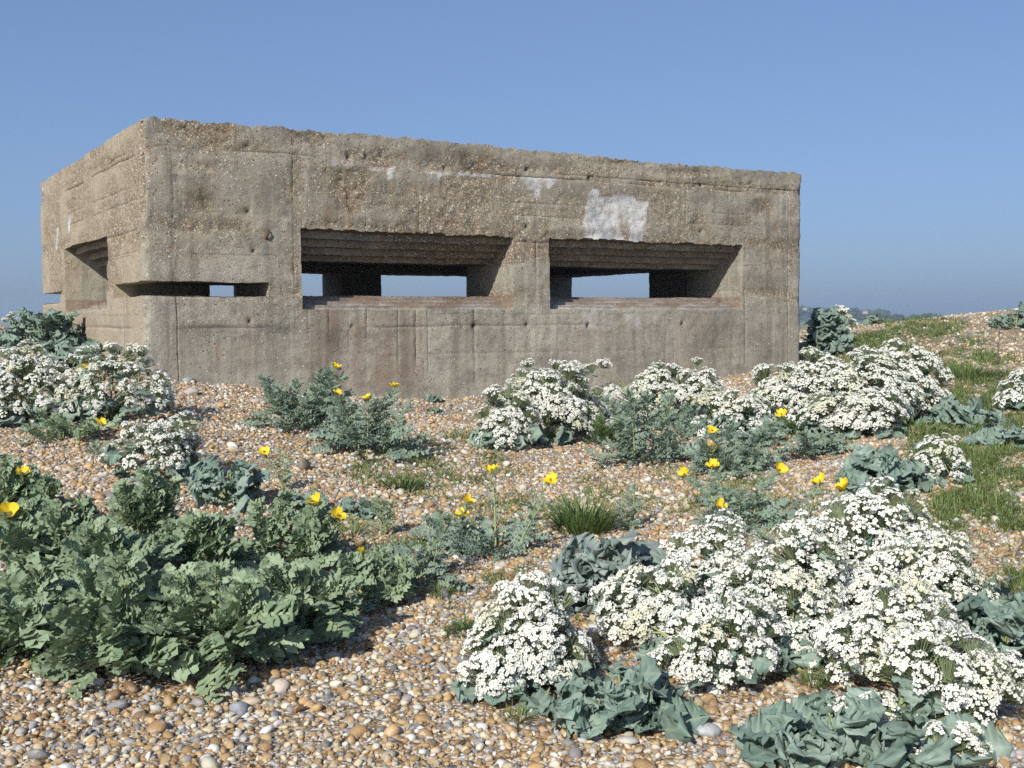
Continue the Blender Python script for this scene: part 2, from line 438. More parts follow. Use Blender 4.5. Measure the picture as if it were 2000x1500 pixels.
# ------------------------------------------------------------------ pillbox
def front(px, py):
    """point of the front wall plane (u along it, w above the lens) at a photograph pixel"""
    d = raydir(px, py); nrm = V2
    t = (AX * nrm[0] + AY * nrm[1]) / (d[..., 0] * nrm[0] + d[..., 1] * nrm[1])
    P = d * t[..., None]
    return (P[..., 0] - AX) * U2[0] + (P[..., 1] - AY) * U2[1], P[..., 2]
def on_back(px, v):
    d = raydir(np.array(px, float), 560.); ox, oy = AX + V2[0] * v, AY + V2[1] * v
    # along U line: (ox+U s)/(oy+U s) = d
    k = d[..., 0] / d[..., 1]; return (k * oy - ox) / (U2[0] - k * U2[1])
def on_right(px, u):
    d = raydir(np.array(px, float), 560.); ox, oy = AX + U2[0] * u, AY + U2[1] * u
    k = d[..., 0] / d[..., 1]; return (k * oy - ox) / (V2[0] - k * V2[1])
LU, LV, TW, TB = 8.23, 5.73, 1.08, .75
def fw(px, py): return float(front(np.array([float(px)]), np.array([float(py)]))[1][0])
def fu(px, py): return float(front(np.array([float(px)]), np.array([float(py)]))[0][0])
top_px = np.array([(277, 236), (300, 231), (340, 231), (400, 238), (480, 243), (560, 249), (590, 256), (700, 262), (800, 270), (860, 277), (1000, 291), (1100, 299), (1200, 309), (1250, 316), (1400, 327), (1566, 339)], float)
top_u, top_w = front(top_px[:, 0], top_px[:, 1])
WT, WB, SLB, SLT, WBOT = .890, .113, .2355, .3745, -1.45
W1 = (1.534, 3.969); W2 = (4.428, 7.239); WL = (1.622, 4.053)
hl = {'top': fw(345, 295), 'band': fw(1500, 363), 'j1': fw(500, 499), 'pour': fw(560, 580), 'f1': fw(460, 615), 'j2': fw(345, 641), 'f2': fw(460, 700), 'm1': fw(600, 400), 'm2': fw(1470, 420), 'r1': fw(1500, 488), 'r2': fw(1500, 520)}
vl = [(340, 236, 560, .38), (343, 590, 900, .4), (575, 250, 780, .5), (600, 440, 780, .8), (640, 600, 780, .9), (679, 600, 780, .5), (715, 600, 780, 1.0), (776, 600, 780, .7), (811, 600, 780, .9), (835, 600, 780, .5), (926, 600, 800, 1.0), (1024, 600, 800, .6),
      (1048, 470, 600, .9), (640, 260, 450, .5), (716, 265, 460, .5), (820, 270, 460, .45), (1160, 310, 470, .4), (1340, 330, 470, .4), (1540, 350, 740, .6), (1456, 480, 720, .5), (460, 560, 760, .25), (1180, 610, 740, .35), (1300, 610, 740, .35)]
ulines = [(fu(a, 500), fw(a, b), fw(a, c), g) for a, b, c, g in vl]
g = .006
def lattice(lo, hi, step, special, grooves):
    pts = set(np.round(np.arange(lo, hi, step), 5)) | {hi}
    keep = [p for p in pts if all(abs(p - s) > step * .45 for s in special) and all(abs(p - s) > step * .75 for s in grooves)]
    al = sorted(set(keep) | set(special) | {round(s + d, 5) for s in grooves for d in (-g, 0, g)})
    out = [al[0]]
    for a in al[1:]:
        if a - out[-1] > .002: out.append(a)
    return np.array(out)
# openings in the rear and right walls, found from where the sky shows through
bo = [(on_back(410, LV - TB) , on_back(457, LV)), (on_back(560, LV - TB), on_back(630, LV)), (on_back(745, LV - TB), on_back(911, LV))]
ro = (on_right(1268, LU - TB), on_right(1117, LU))
OPB, OPT = .05, .70
ul = [0., LU, 1.30, 1.2063, .93, TW, LU - TB, *W1, *W2] + [float(x) for p in bo for x in p]
vls = [0., LV, 1.30, 4.43, TW, LV - TB, *WL, .13, .27, .41, .55, float(ro[0]), float(ro[1]), .05, .10]
wls = [WBOT, 1.95, SLB, SLT, WT, WB, .155, .195, .147, .187, .227, .105, .26, WT - .07, WT - .14, WT - .21, WT - .27, OPB, OPT, .80]
Ul = lattice(0, LU, .027, ul, [a[0] for a in ulines])
Vl = lattice(0, LV, .05, vls, [.85, 2.4, 4.75])
Wl = lattice(-1.05, 1.95, .027, wls, list(hl.values())); Wl = np.concatenate([[WBOT], Wl[Wl > -1.06]])
uc, vc, wc = [(a[1:] + a[:-1]) / 2 for a in (Ul, Vl, Wl)]
u3, v3, w3 = uc[:, None, None], vc[None, :, None], wc[None, None, :]
solid = np.ones((len(uc), len(vc), len(wc)), bool)
room = (u3 > .93) & (u3 < LU - TB) & (v3 > TW) & (v3 < LV - TB) & (w3 > -.85) & (w3 < .80)
solid &= ~room
def emb(along, depth, a, b):
    """stepped embrasure: each step narrows the opening"""
    global solid
    d3 = depth
    lo = np.where(d3 < .13, WB, np.where(d3 < .27, .155, np.where(d3 < .41, .195, np.where(d3 < .55, SLB, .26))))
    hi = np.where(d3 < .13, WT, np.where(d3 < .27, WT - .07, np.where(d3 < .41, WT - .14, np.where(d3 < .55, WT - .21, WT - .27))))
    cut = (along > a) & (along < b) & (d3 < TW) & (w3 > lo) & (w3 < hi)
    solid &= ~cut
emb(u3, v3, *W1); emb(u3, v3, *W2); emb(v3, u3, *WL)
# look-out slits round both left corners
solid &= ~((w3 > SLB) & (w3 < SLT) & (((u3 < 1.2063) & (v3 < 1.30) & ((u3 < TW) | (v3 < TW)))))
solid &= ~((w3 > SLB) & (w3 < SLT) & (u3 < 1.25) & (v3 > 4.43))
for a, b in bo: solid &= ~((u3 > a) & (u3 < b) & (v3 > LV - TB) & (w3 > OPB) & (w3 < OPT))
solid &= ~((v3 > ro[0]) & (v3 < ro[1]) & (u3 > LU - TB) & (w3 > OPB) & (w3 < OPT))
pad = np.pad(solid, 1)
core = pad[1:-1, 1:-1, 1:-1]
FQ = [] # axis, sign, quads as lattice ids
nU, nV, nW = len(Ul), len(Vl), len(Wl)
def vid(i, j, k): return (i * nV + j) * nW + k
groups = []
for ax in range(3):
    for sg in (-1, 1):
        sl = [slice(1, -1)] * 3; sl[ax] = slice(0, -2) if sg < 0 else slice(2, None)
        m = core & ~pad[tuple(sl)]
        if ax == 2 and sg < 0: m[:, :, 0] = False
        i, j, k = np.nonzero(m)
        o = [i, j, k]; o[ax] = o[ax] + (1 if sg > 0 else 0)
        b, c = [x for x in range(3) if x != ax]
        def corner(db, dc):
            q = [o[0].copy(), o[1].copy(), o[2].copy()]; q[b] = q[b] + db; q[c] = q[c] + dc; return vid(*q)
        cs = [corner(0, 0), corner(1, 0), corner(1, 1), corner(0, 1)]
        flip = (sg > 0) if ax != 1 else (sg < 0)
        if not flip: cs = cs[::-1]
        groups.append((ax, sg, np.stack(cs, -1), np.stack([uc[i], vc[j], wc[k]], -1)))

jn = .045 # depth scale of erosion
def deform(P):
    """weathering as a function of position only, so that faces stay joined"""
    u, v, w = P[:, 0], P[:, 1], P[:, 2]
    Q = P.copy()
    fr = v < .02; lf = u < .02
    # ragged top edge following the photographed outline
    tw = np.interp(u, top_u, top_w) - .0 * v
    tw = np.where(v > .3, tw * .0 + np.interp(u, [0, LU], [top_w[0] + .01, top_w[-1] + .02]), tw)
    tw = np.where(lf & (v > .3), top_w[0] + .01, tw)
    rel = np.clip((w - 1.5) / (1.95 - 1.5), 0, 1)
    Q[:, 2] = np.where(w > 1.5, 1.5 + (tw - 1.5) * rel, w)
    n1 = np.stack([fbm(P, 2.1, s, 3) for s in (11, 12, 13)], -1) - .5
    n2 = np.stack([fbm(P, 14, s, 2) for s in (21, 22, 23)], -1) - .5
    n3 = np.stack([vnoise(P, 38, s) for s in (31, 32, 33)], -1) - .5
    Q += n1 * .026 + n2 * .008 + n3 * .007
    edge = sstep(1.80, 1.95, w)
    Q[:, 2] += edge * (n2[:, 2] * .05 + n3[:, 2] * .03) * np.where(lf, .35, 1)
    # broken arrises
    for W in (W1, W2):
        near = np.exp(-((w - WT) / .035) ** 2) * (u > W[0] - .02) * (u < W[1] + .02) * (v < .06)
        Q[:, 2] += near * (.03 * (fbm(P, 7, 41, 2)) + n3[:, 2] * .02)
    for pa, pb in ((u, v), (LU - u, v)):
        c = np.exp(-((pa / .03) ** 2 + (pb / .03) ** 2))
        k = c * (.012 + .03 * fbm(P, 6, 44, 2)); Q[:, 0] += k * np.where(u < 4, 1, -1); Q[:, 1] += k
    # honeycombing below the lift lines
    hc = gravel(P)
    inward = hc * .03 * (vnoise(P, 30, 51) + .2)
    Q[:, 1] += np.where(fr, inward, 0); Q[:, 0] += np.where(lf, inward, 0)
    # grooves left by the shutter boards, cracks
    gd = groove(P)
    Q[:, 1] += np.where(fr, gd * .009, 0); Q[:, 0] += np.where(lf, gd * .012, 0)
    hd = holes(P); Q[:, 1] += np.where(fr, hd * .05, 0)
    return Q
def groove(P):
    u, v, w = P[:, 0], P[:, 1], P[:, 2]; r = np.zeros(len(P))
    for nm, c in hl.items():
        on = np.abs(w - c) < .001
        s = {'top': .9, 'band': .8, 'pour': .9, 'j2': .6, 'f1': .3, 'f2': .25, 'j1': .45, 'm1': .5, 'm2': .5, 'r1': .8, 'r2': .4}[nm]
        r = np.maximum(r, on * s * sstep(.46, .62, fbm(P * [1, 1, .2], 1.1, hash(nm) % 7 if False else len(nm) * 3 + ord(nm[0]) % 5, 3)))
    for c, a, b, s in ulines:
        on = (np.abs(u - c) < .001) & (w < a) & (w > b) & (v < .02)
        r = np.maximum(r, on * s * sstep(.33, .55, fbm(P * [.3, 1, 1], 1.7, 8, 2)))
    on = (np.abs(u - ulines[1][0]) < .001) & (v < .02) & (w < .23); r = np.maximum(r, on * (1.0 + 1.2 * fbm(P, 3, 8, 2)))
    for c in (.85, 2.4, 4.75): r = np.maximum(r, (np.abs(v - c) < .001) * (u < .02) * .6 * sstep(.4, .6, fbm(P, 1.5, 6, 2)))
    return r
hole_px = [(485, 275), (483, 412), (488, 627), (686, 410), (688, 638), (927, 638), (1030, 634), (1150, 636), (1333, 632), (1371, 356), (1372, 450), (1153, 342), (1028, 322), (497, 490), (653, 470), (870, 325), (680, 300), (1030, 440)]
hu, hw_ = front(np.array([h[0] for h in hole_px], float), np.array([h[1] for h in hole_px], float))
def holes(P):
    r = np.zeros(len(P))
    for a, b in zip(hu, hw_): r = np.maximum(r, np.exp(-(((P[:, 0] - a) / .016) ** 2 + ((P[:, 2] - b) / .022) ** 2)))
    return r * (P[:, 1] < .02)
GRB = []
for px_, py_, a_, b_, k_ in ((905, 308, 34, 16, 1), (400, 325, 50, 12, .8), (640, 345, 20, 35, .8), (580, 340, 14, 80, .8), (1290, 400, 55, 50, .9), (1330, 325, 60, 10, .9), (1440, 352, 60, 9, 1), (395, 395, 30, 36, .8), (1500, 478, 60, 8, 1), (1500, 572, 50, 9, 1), (1180, 335, 60, 16, .6), (880, 445, 120, 9, .9), (1340, 465, 90, 8, .8), (1060, 440, 22, 16, .9), (590, 590, 10, 30, .7), (440, 285, 40, 8, .7), (1210, 320, 30, 8, .6)):
    GRB.append((fu(px_, py_), fw(px_, py_), fu(px_ + a_, py_) - fu(px_, py_), (fw(px_, py_ - b_) - fw(px_, py_)), k_))
def gravel(P):
    u, v, w = P[:, 0], P[:, 1], P[:, 2]; r = np.zeros(len(P))
    for nm, s in (('top', .9), ('band', .8), ('m1', .7), ('m2', .7), ('r1', .9), ('pour', .6), ('j1', .35)):
        d = w - hl[nm]
        r = np.maximum(r, s * np.exp(-((d - .04) / .09) ** 2) * sstep(.46, .62, fbm(P * [1, 1, .5], 1.5, ord(nm[0]) + len(nm), 3)))
    r = np.maximum(r, .9 * np.exp(-((w - (WT + .05)) / .07) ** 2) * sstep(.4, .6, fbm(P, 2.2, 61, 2)))
    r = np.maximum(r, np.exp(-((u - fu(578, 400)) / .10) ** 2) * (w > SLB) * .8 * (v < .1) * sstep(.35, .55, fbm(P, 3, 62, 2)))
    r = np.maximum(r, sstep(.55, .70, fbm(P * [1, 1, 1.5], 1.2, 63, 3)) * (w > .6))
    r = np.maximum(r, (u < .02) * .75 * sstep(.45, .62, fbm(P, .9, 64, 3)) * (w > .3))
    for a, b, c, d, k in GRB: r = np.maximum(r, k * np.exp(-((u - a) / c) ** 2 - ((w - b) / d) ** 2) * (v < .1) * (.5 + .9 * fbm(P, 4, 66, 2)))
    return np.clip(r, 0, 1)
LIME = np.array([(1157, 368), (1169, 373), (1171, 384), (1235, 386), (1244, 396), (1262, 391), (1274, 391), (1260, 408), (1257, 472), (1228, 472), (1231, 440), (1229, 425), (1221, 440), (1213, 410), (1211, 425), (1216, 450), (1218, 472), (1147, 470), (1140, 440), (1146, 405), (1149, 380)], float)
def inpoly(x, y, P):
    r = np.zeros(len(x), bool); j = len(P) - 1
    for i in range(len(P)):
        a, b = P[i], P[j]
        c = ((a[1] > y) != (b[1] > y)) & (x < (b[0] - a[0]) * (y - a[1]) / (b[1] - a[1] + 1e-9) + a[0]); r ^= c; j = i
    return r
def box(x, y, a, b, c, d, s=6): return sstep(a - s, a + s, x) * (1 - sstep(b - s, b + s, x)) * sstep(c - s, c + s, y) * (1 - sstep(d - s, d + s, y))
def stains_and_shade(P, wx, wy, wz, ax, sg):
    fr = (P[:, 1] < .2); lf = (P[:, 0] < .2) & (P[:, 1] > .05)
    x, y = project(np.stack([wx, wy, wz], -1))
    nz = fbm(P, 5, 71, 3)
    lime = inpoly(x + (nz - .5) * 14, y + (fbm(P, 6, 72, 2) - .5) * 10, LIME) * (P[:, 1] < .03) * 1.0
    yl = 328 + (x - 720) * .066
    lime = np.maximum(lime, .85 * (x > 722) * (x < 1105) * np.exp(-((y - yl) / 3.2) ** 2) * sstep(.42, .56, fbm(P, 2.4, 73, 2)) * fr)
    for cx, y0, y1, hw in ((762, 330, 349, 8), (1050, 350, 384, 14), (1072, 350, 366, 14), (1035, 350, 368, 9), (858, 338, 350, 5), (650, 315, 322, 7)):
        lime = np.maximum(lime, fr * .95 * (np.abs(x - cx) < hw * (1 - .65 * np.clip((y - y0) / (y1 - y0), 0, 1))) * (y > y0 - 3) * (y < y1))
    lime = np.maximum(lime, fr * .38 * box(x, y, 1135, 1252, 606, 640, 8) * sstep(.35, .6, fbm(P * [4, 1, 1], 2.0, 74, 2)))
    for cx in (1526, 1537): lime = np.maximum(lime, fr * .45 * np.exp(-((x - cx) / 3.) ** 2) * box(x, y, 1500, 1560, 368, 430, 6))
    # white droppings on the left face
    for cx, y0, y1 in ((136, 424, 451), (113, 445, 488), (84, 366, 372)): lime = np.maximum(lime, lf * 1.0 * (np.abs(x - cx - (y - y0) * -.06) < 1.9) * (y > y0) * (y < y1))
    rust = np.zeros(len(P))
    for cx, hw, y0, y1, s in ((645, 38, 600, 775, .55), (700, 18, 610, 775, .5), (745, 30, 612, 775, .42), (800, 26, 612, 775, .45), (425, 5, 660, 735, .6), (640, 10, 395, 450, .5), (480, 18, 600, 735, .3), (520, 5, 452, 485, .9), (497, 4, 488, 500, .8), (302, 5, 400, 412, .9), (680, 10, 360, 450, .35), (995, 10, 470, 600, .0)):
        rust = np.maximum(rust, fr * s * np.exp(-((x - cx) / hw) ** 2) * sstep(y0 - 10, y0 + 12, y) * (1 - sstep(y1 - 25, y1 + 5, y)) * (.45 + 1.1 * fbm(P * [6, 1, .8], 1.4, 75, 2)))
    dark = np.zeros(len(P))
    for cx, cy, a, b, s in ((400, 385, 22, 14, .5), (650, 660, 30, 25, .4), (540, 640, 40, 10, .45), (400, 640, 60, 8, .5), (1435, 420, 40, 40, .4), (905, 300, 18, 14, .6), (420, 240, 30, 12, .35), (1440, 345, 14, 8, .6), (1310, 330, 14, 10, .4), (700, 260, 40, 14, .35), (480, 470, 34, 20, .35), (1495, 545, 40, 20, .45), (940, 650, 60, 50, .3), (310, 430, 30, 20, .3), (1395, 660, 40, 40, .3), (660, 340, 14, 10, .5), (585, 265, 16, 8, .7), (905, 318, 26, 10, .6), (1385, 385, 20, 14, .4), (395, 385, 12, 24, .5), (1350, 330, 40, 5, .5), (640, 265, 14, 6, .5), (830, 300, 40, 14, .3), (1480, 400, 16, 12, .4), (1500, 700, 20, 20, .4), (330, 330, 20, 60, .2)):
        dark = np.maximum(dark, fr * s * np.exp(-((x - cx) / a) ** 2 - ((y - cy) / b) ** 2) * (.4 + 1.2 * nz))
    dark = np.maximum(dark, .35 * (1 - sstep(0, .35, np.abs(P[:, 2] - WT + .0) * 3)) * (P[:, 1] < .12) * (nz > .55))
    dark = np.maximum(dark, np.clip(groove(P) * .9, 0, 1)); dark = np.maximum(dark, holes(P))
    tan = lf * 1.0
    # brown shuttering stain on the step risers with pale chipped lips; shade under the soffits painted into their colour
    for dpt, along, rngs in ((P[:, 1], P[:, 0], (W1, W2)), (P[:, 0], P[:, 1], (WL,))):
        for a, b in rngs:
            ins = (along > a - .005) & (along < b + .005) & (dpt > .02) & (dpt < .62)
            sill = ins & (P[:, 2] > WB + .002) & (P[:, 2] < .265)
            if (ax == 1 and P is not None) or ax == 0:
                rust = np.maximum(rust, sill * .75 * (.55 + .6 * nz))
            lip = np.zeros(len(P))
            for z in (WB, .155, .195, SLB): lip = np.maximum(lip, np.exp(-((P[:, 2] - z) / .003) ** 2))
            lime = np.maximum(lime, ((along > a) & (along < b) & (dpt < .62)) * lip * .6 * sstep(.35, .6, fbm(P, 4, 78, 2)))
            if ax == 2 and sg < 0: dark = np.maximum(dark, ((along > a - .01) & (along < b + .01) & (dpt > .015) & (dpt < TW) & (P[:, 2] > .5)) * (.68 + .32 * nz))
    # every shutter board left its own tone in the concrete
    a = np.where(lf & (P[:, 0] < .02), P[:, 1] + 20, P[:, 0]); z = P[:, 2]
    us = np.array(sorted(l[0] for l in ulines if l[1] < .3)); cell = np.searchsorted(us, a) + np.where(lf, 40, 0)
    row = np.floor((z + 2) / .168).astype(int); off = _tab[(row * 37) & 4095] * 1.9
    seg = np.floor((a + off) / 1.9).astype(int)
    t_lo = _tab[(cell * 131 + 17) & 4095]; t_hi = _tab[(row * 71 + seg * 389 + 5) & 4095]
    tone = np.where(z < WB - .02, .75 * t_lo + .25 * t_hi, t_hi)
    return np.clip(lime, 0, 1), np.clip(rust, 0, 1), np.clip(dark, 0, 1), tan, gravel(P), tone

def concrete_mat():
    m, nt = newmat('weathered_concrete'); n = N(nt)
    co = n.objco()
    lime, rust, dark, tan, grav, tone = [n.attr(a).outputs['Fac'] for a in ('lime', 'rust', 'dark', 'tan', 'gravel', 'tone')]
    big = n.noise(co, .8, 5, .6); mid = n.noise(co, 3.6, 5, .65); fine = n.noise(co, 70, 4, .7); blot = n.noise(n.scalevec(co, (1, 1, 1.6)), 1.9, 6, .7)
    streak = n.noise(n.scalevec(co, (7, 7, .35)), 1.0, 5, .6)
    vboard = n.noise(n.scalevec(co, (3.6, 3.6, .12)), 1.0, 1, .4); hboard = n.noise(n.scalevec(co, (.35, .35, 5.5)), 1.0, 2, .5)
    sx = n.node('ShaderNodeSeparateXYZ'); nt.links.new(co, sx.inputs[0])
    low = n.maprange(sx.outputs[2], 1.02, 1.18, 1.0, 0.0)
    base = n.mix(n.maprange(big, .36, .64), (.300, .276, .226), (.405, .374, .308))
    board = n.math('ADD', n.math('MULTIPLY', low, vboard), n.math('MULTIPLY', n.math('SUBTRACT', 1.0, low), hboard))
    base = n.mix(n.maprange(board, .36, .64, .0, .4), base, (.40, .36, .285))
    base = n.mix(n.maprange(tone, .0, .55, .50, 0), base, (.190, .172, .135))
    base = n.mix(n.maprange(tone, .6, 1.0, 0, .45), base, (.43, .385, .305))
    base = n.mix(n.maprange(blot, .48, .62, 0, .62), base, (.160, .152, .128))
    base = n.mix(n.maprange(n.noise(co, 1.3, 5, .65), .50, .66, 0, .5), base, (.320, .262, .190))
    base = n.mix(n.maprange(n.noise(co, 9, 5, .75), .50, .66, 0, .42), base, (.110, .100, .075))
    base = n.mix(n.maprange(n.noise(n.scalevec(co, (1, 1, 1.4)), 6.1, 5, .75), .54, .70, 0, .45), base, (.40, .365, .29))
    base = n.mix(n.maprange(streak, .48, .66, 0, .62), base, (.165, .152, .122))
    base = n.mix(n.maprange(n.noise(n.scalevec(co, (10, 10, .45)), 1.3, 4, .6), .56, .70, 0, .5), base, (.43, .40, .335))
    base = n.mix(n.math('MULTIPLY', tan, n.maprange(mid, .3, .6, .35, .8)), base, (.42, .345, .240))
    base = n.mix(n.maprange(fine, .40, .75, 0, .5), base, n.mix(.5, base, (.08, .07, .05)))
    v = n.voro(co, 48); v2 = n.voro(co, 110)
    s1 = n.node('ShaderNodeSeparateColor'); nt.links.new(v.outputs['Color'], s1.inputs[0])
    s2 = n.node('ShaderNodeSeparateColor'); nt.links.new(v2.outputs['Color'], s2.inputs[0])
    pc1 = n.ramp(s1.outputs[0], [(0, (.27, .165, .085)), (.25, (.20, .13, .075)), (.45, (.40, .31, .20)), (.66, (.56, .53, .46)), (.86, (.11, .10, .08))], 'CONSTANT')
    pc2 = n.ramp(s2.outputs[0], [(0, (.33, .23, .13)), (.25, (.14, .12, .09)), (.48, (.43, .36, .25)), (.66, (.64, .62, .56)), (.9, (.20, .19, .17))], 'CONSTANT')
    thr1 = n.math('ADD', n.math('MULTIPLY', grav, .75), n.math('MULTIPLY', n.maprange(mid, .35, .65), .09))
    on1 = n.math('MULTIPLY', n.math('LESS_THAN', s1.outputs[1], thr1), n.maprange(v.outputs[0], .52, .40))
    thr2 = n.math('ADD', n.math('MULTIPLY', grav, .40), .32)
    on2 = n.math('MULTIPLY', n.math('LESS_THAN', s2.outputs[1], thr2), n.maprange(v2.outputs[0], .55, .40))
    base = n.mix(n.math('MULTIPLY', grav, .62), base, n.mix(n.maprange(n.noise(co, 26, 3, .7), .42, .58), (.085, .066, .045), (.28, .20, .115)))
    col = n.mix(n.math('MULTIPLY', on2, .7), base, pc2)
    col = n.mix(n.math('MULTIPLY', on1, .85), col, pc1)
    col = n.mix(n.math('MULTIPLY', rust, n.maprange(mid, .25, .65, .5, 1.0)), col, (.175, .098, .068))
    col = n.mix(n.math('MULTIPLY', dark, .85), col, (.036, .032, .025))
    lm = n.math('MULTIPLY', lime, n.maprange(n.math('ADD', n.math('MULTIPLY', fine, .5), n.math('MULTIPLY', mid, .5)), .38, .50))
    col = n.mix(lm, col, n.mix(n.maprange(n.noise(co, 5.5, 4, .6), .4, .6), (.36, .365, .37), (.60, .59, .56)))
    h = n.math('ADD', n.math('MULTIPLY', fine, .7), n.math('ADD', n.math('MULTIPLY', on1, .5), n.math('MULTIPLY', on2, .35)))
    h = n.math('ADD', h, n.math('MULTIPLY', n.noise(co, 17, 4, .7), .8))
    b = n.bump(h, .8, .008)
    n.out(n.principled(col, .92, b, .15)); return m
M['concrete'] = concrete_mat()
BZ = 1.0
pill = tag(empty('pillbox', (AX, AY, CZ - BZ), YAW), 'weathered grey concrete wartime pillbox with wide stepped gun openings', 'pillbox')
parts = {}
for ax, sg, q, c in groups:
    u, v, w = c[:, 0], c[:, 1], c[:, 2]
    key = np.full(len(c), 'wall_front', dtype=object)
    key[(v > TW)] = 'wall_rear'
    key[(u < TW) & (v > TW)] = 'wall_left'; key[(u < .06) & (ax == 0)] = 'wall_left'
    key[(u > LU - TB) & (v > .05) ] = 'wall_right'; key[(v < .03) & (ax == 1) & (sg < 0)] = 'wall_front'
    for nm, (a, b) in (('embrasure_one', W1), ('embrasure_two', W2)):
        inb = (u > a - .03) & (u < b + .03) & (w > WB - .03) & (w < WT + .03) & (v < TW + .02) & (v > .001) & ~((ax == 1) & (sg < 0) & (v < .05) & ((w < WB) | (w > WT) | (u < a) | (u > b)))
        key[inb] = nm
    inb = (v > WL[0] - .03) & (v < WL[1] + .03) & (w > WB - .03) & (w < WT + .03) & (u < TW + .02) & ~((ax == 0) & (sg < 0) & (u < .05) & ((w < WB) | (w > WT) | (v < WL[0]) | (v > WL[1])))
    key[inb] = 'embrasure_three'
    key[w > hl['top']] = 'roof'
    for k in set(key): parts.setdefault(k, []).append((ax, sg, q[key == k]))
pname = {'wall_front': 'wall', 'wall_left': 'wall', 'wall_right': 'wall', 'wall_rear': 'wall', 'roof': 'roof_slab', 'embrasure_one': 'embrasure', 'embrasure_two': 'embrasure', 'embrasure_three': 'embrasure'}
for k, lst in parts.items():
    Vs, Fs, At, nb = [], [], [], 0
    for ax, sg, q in lst:
        ids, inv = np.unique(q, return_inverse=True)
        i, r = np.divmod(ids, nV * nW); j, l = np.divmod(r, nW)
        P = np.stack([Ul[i], Vl[j], Wl[l]], -1); Q = deform(P)
        wx = AX + Q[:, 0] * U2[0] + Q[:, 1] * V2[0]; wy = AY + Q[:, 0] * U2[1] + Q[:, 1] * V2[1]
        At.append(np.stack(stains_and_shade(P, wx, wy, Q[:, 2] + CZ, ax, sg), -1))
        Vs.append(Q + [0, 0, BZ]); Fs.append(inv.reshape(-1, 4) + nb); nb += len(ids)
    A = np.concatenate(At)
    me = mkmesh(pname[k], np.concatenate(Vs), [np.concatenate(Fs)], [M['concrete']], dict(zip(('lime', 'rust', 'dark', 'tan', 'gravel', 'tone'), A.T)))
    link(pname[k], me, pill)
# rusty reinforcing bar sticking out of the front wall
a = Acc(); bu, bw = fu(519, 462), fw(519, 462)
tube(a, [(bu, .03, bw + BZ - .03), (bu + .005, -.02, bw + BZ - .01), (bu + .02, -.035, bw + BZ + .04), (bu + .025, -.01, bw + BZ + .07)], [.011, .012, .010, .007], 6)
m, nt = newmat('rusty_steel'); nn = N(nt); nn.out(nn.principled(nn.mix(nn.noise(nn.objco(), 90, 3), (.10, .045, .025), (.035, .025, .02)), .8)); M['rust'] = m
link('rusty_bar', a.mesh('rusty_bar', [m]), pill)['label'] = 'bent rusty bar in the front wall'

# ------------------------------------------------------------------ leaves
def grid_faces(nt_, ne):
    i = np.arange(nt_ * ne).reshape(nt_, ne)
    return np.stack([i[:-1, :-1], i[:-1, 1:], i[1:, 1:], i[1:, :-1]], -1).reshape(-1, 4)
def kale_leaf(r, nt_=37, ne=13):
    t = np.linspace(0, 1, nt_)[:, None]; e = np.linspace(-1, 1, ne)[None]
    ph, ph2 = r.uniform(0, 6.28, 2); W = r.uniform(.34, .48)
    tt = np.clip((t - .14) / .86, 0, 1); w = W * np.sin(math.pi / 2 * np.minimum(1, tt * 1.35)) ** .8 * np.sqrt(np.maximum(0, 1.0 - tt ** 4.5)) + .016
    nl = r.uniform(3.6, 4.6); s1 = np.where(e > 0, ph, ph2)
    lob = 1 + (-.30 + .42 * np.abs(np.sin(math.pi * nl * t + s1)) ** .55 + .07 * np.abs(np.sin(math.pi * nl * 2.7 * t + s1 * 2)) ** .6) * np.abs(e) ** 2 + r.normal(0, .018, (nt_, ne)) * np.abs(e)
    y = e * w * lob
    z = .065 * np.abs(e) ** 1.5 * np.sin(2 * math.pi * r.uniform(3.2, 4.4) * t + np.where(e > 0, ph2, ph + 1.5)) + .060 * np.abs(e) ** 2 * np.sin(2 * math.pi * 5.4 * t + np.where(e > 0, ph, ph2 + 2)) + .03 * np.abs(e) ** 3 * np.sin(2 * math.pi * 9.5 * t + ph2)
    z = z + .20 * e ** 2 * w / W * r.uniform(-.3, 1.5) + .05 * np.sin(2 * math.pi * 1.3 * t + ph) * (1 - e ** 2 * .5) - r.uniform(.0, .38) * t ** 2 + .007 * r.normal(0, 1, (nt_, ne)) * np.abs(e)
    x = t * (1 - .05 * np.abs(e)) + 0 * e - .16 * e ** 2 * tt ** 4 + .03 * np.abs(e) ** 2 * np.sin(2 * math.pi * nl * t + ph)
    V = np.stack([x, y, z], -1).reshape(-1, 3)
    ve = (3.6 * (t - .22 * np.abs(e)) + ph) % 1.0; rib = np.maximum(np.exp(-(e / .11) ** 2) * (1.1 - .7 * t), .42 * np.exp(-((ve - .5) / .09) ** 2) * (1 - np.abs(e) ** 3)); rib = np.broadcast_to(rib, (nt_, ne)).reshape(-1)
    return V, grid_faces(nt_, ne), rib
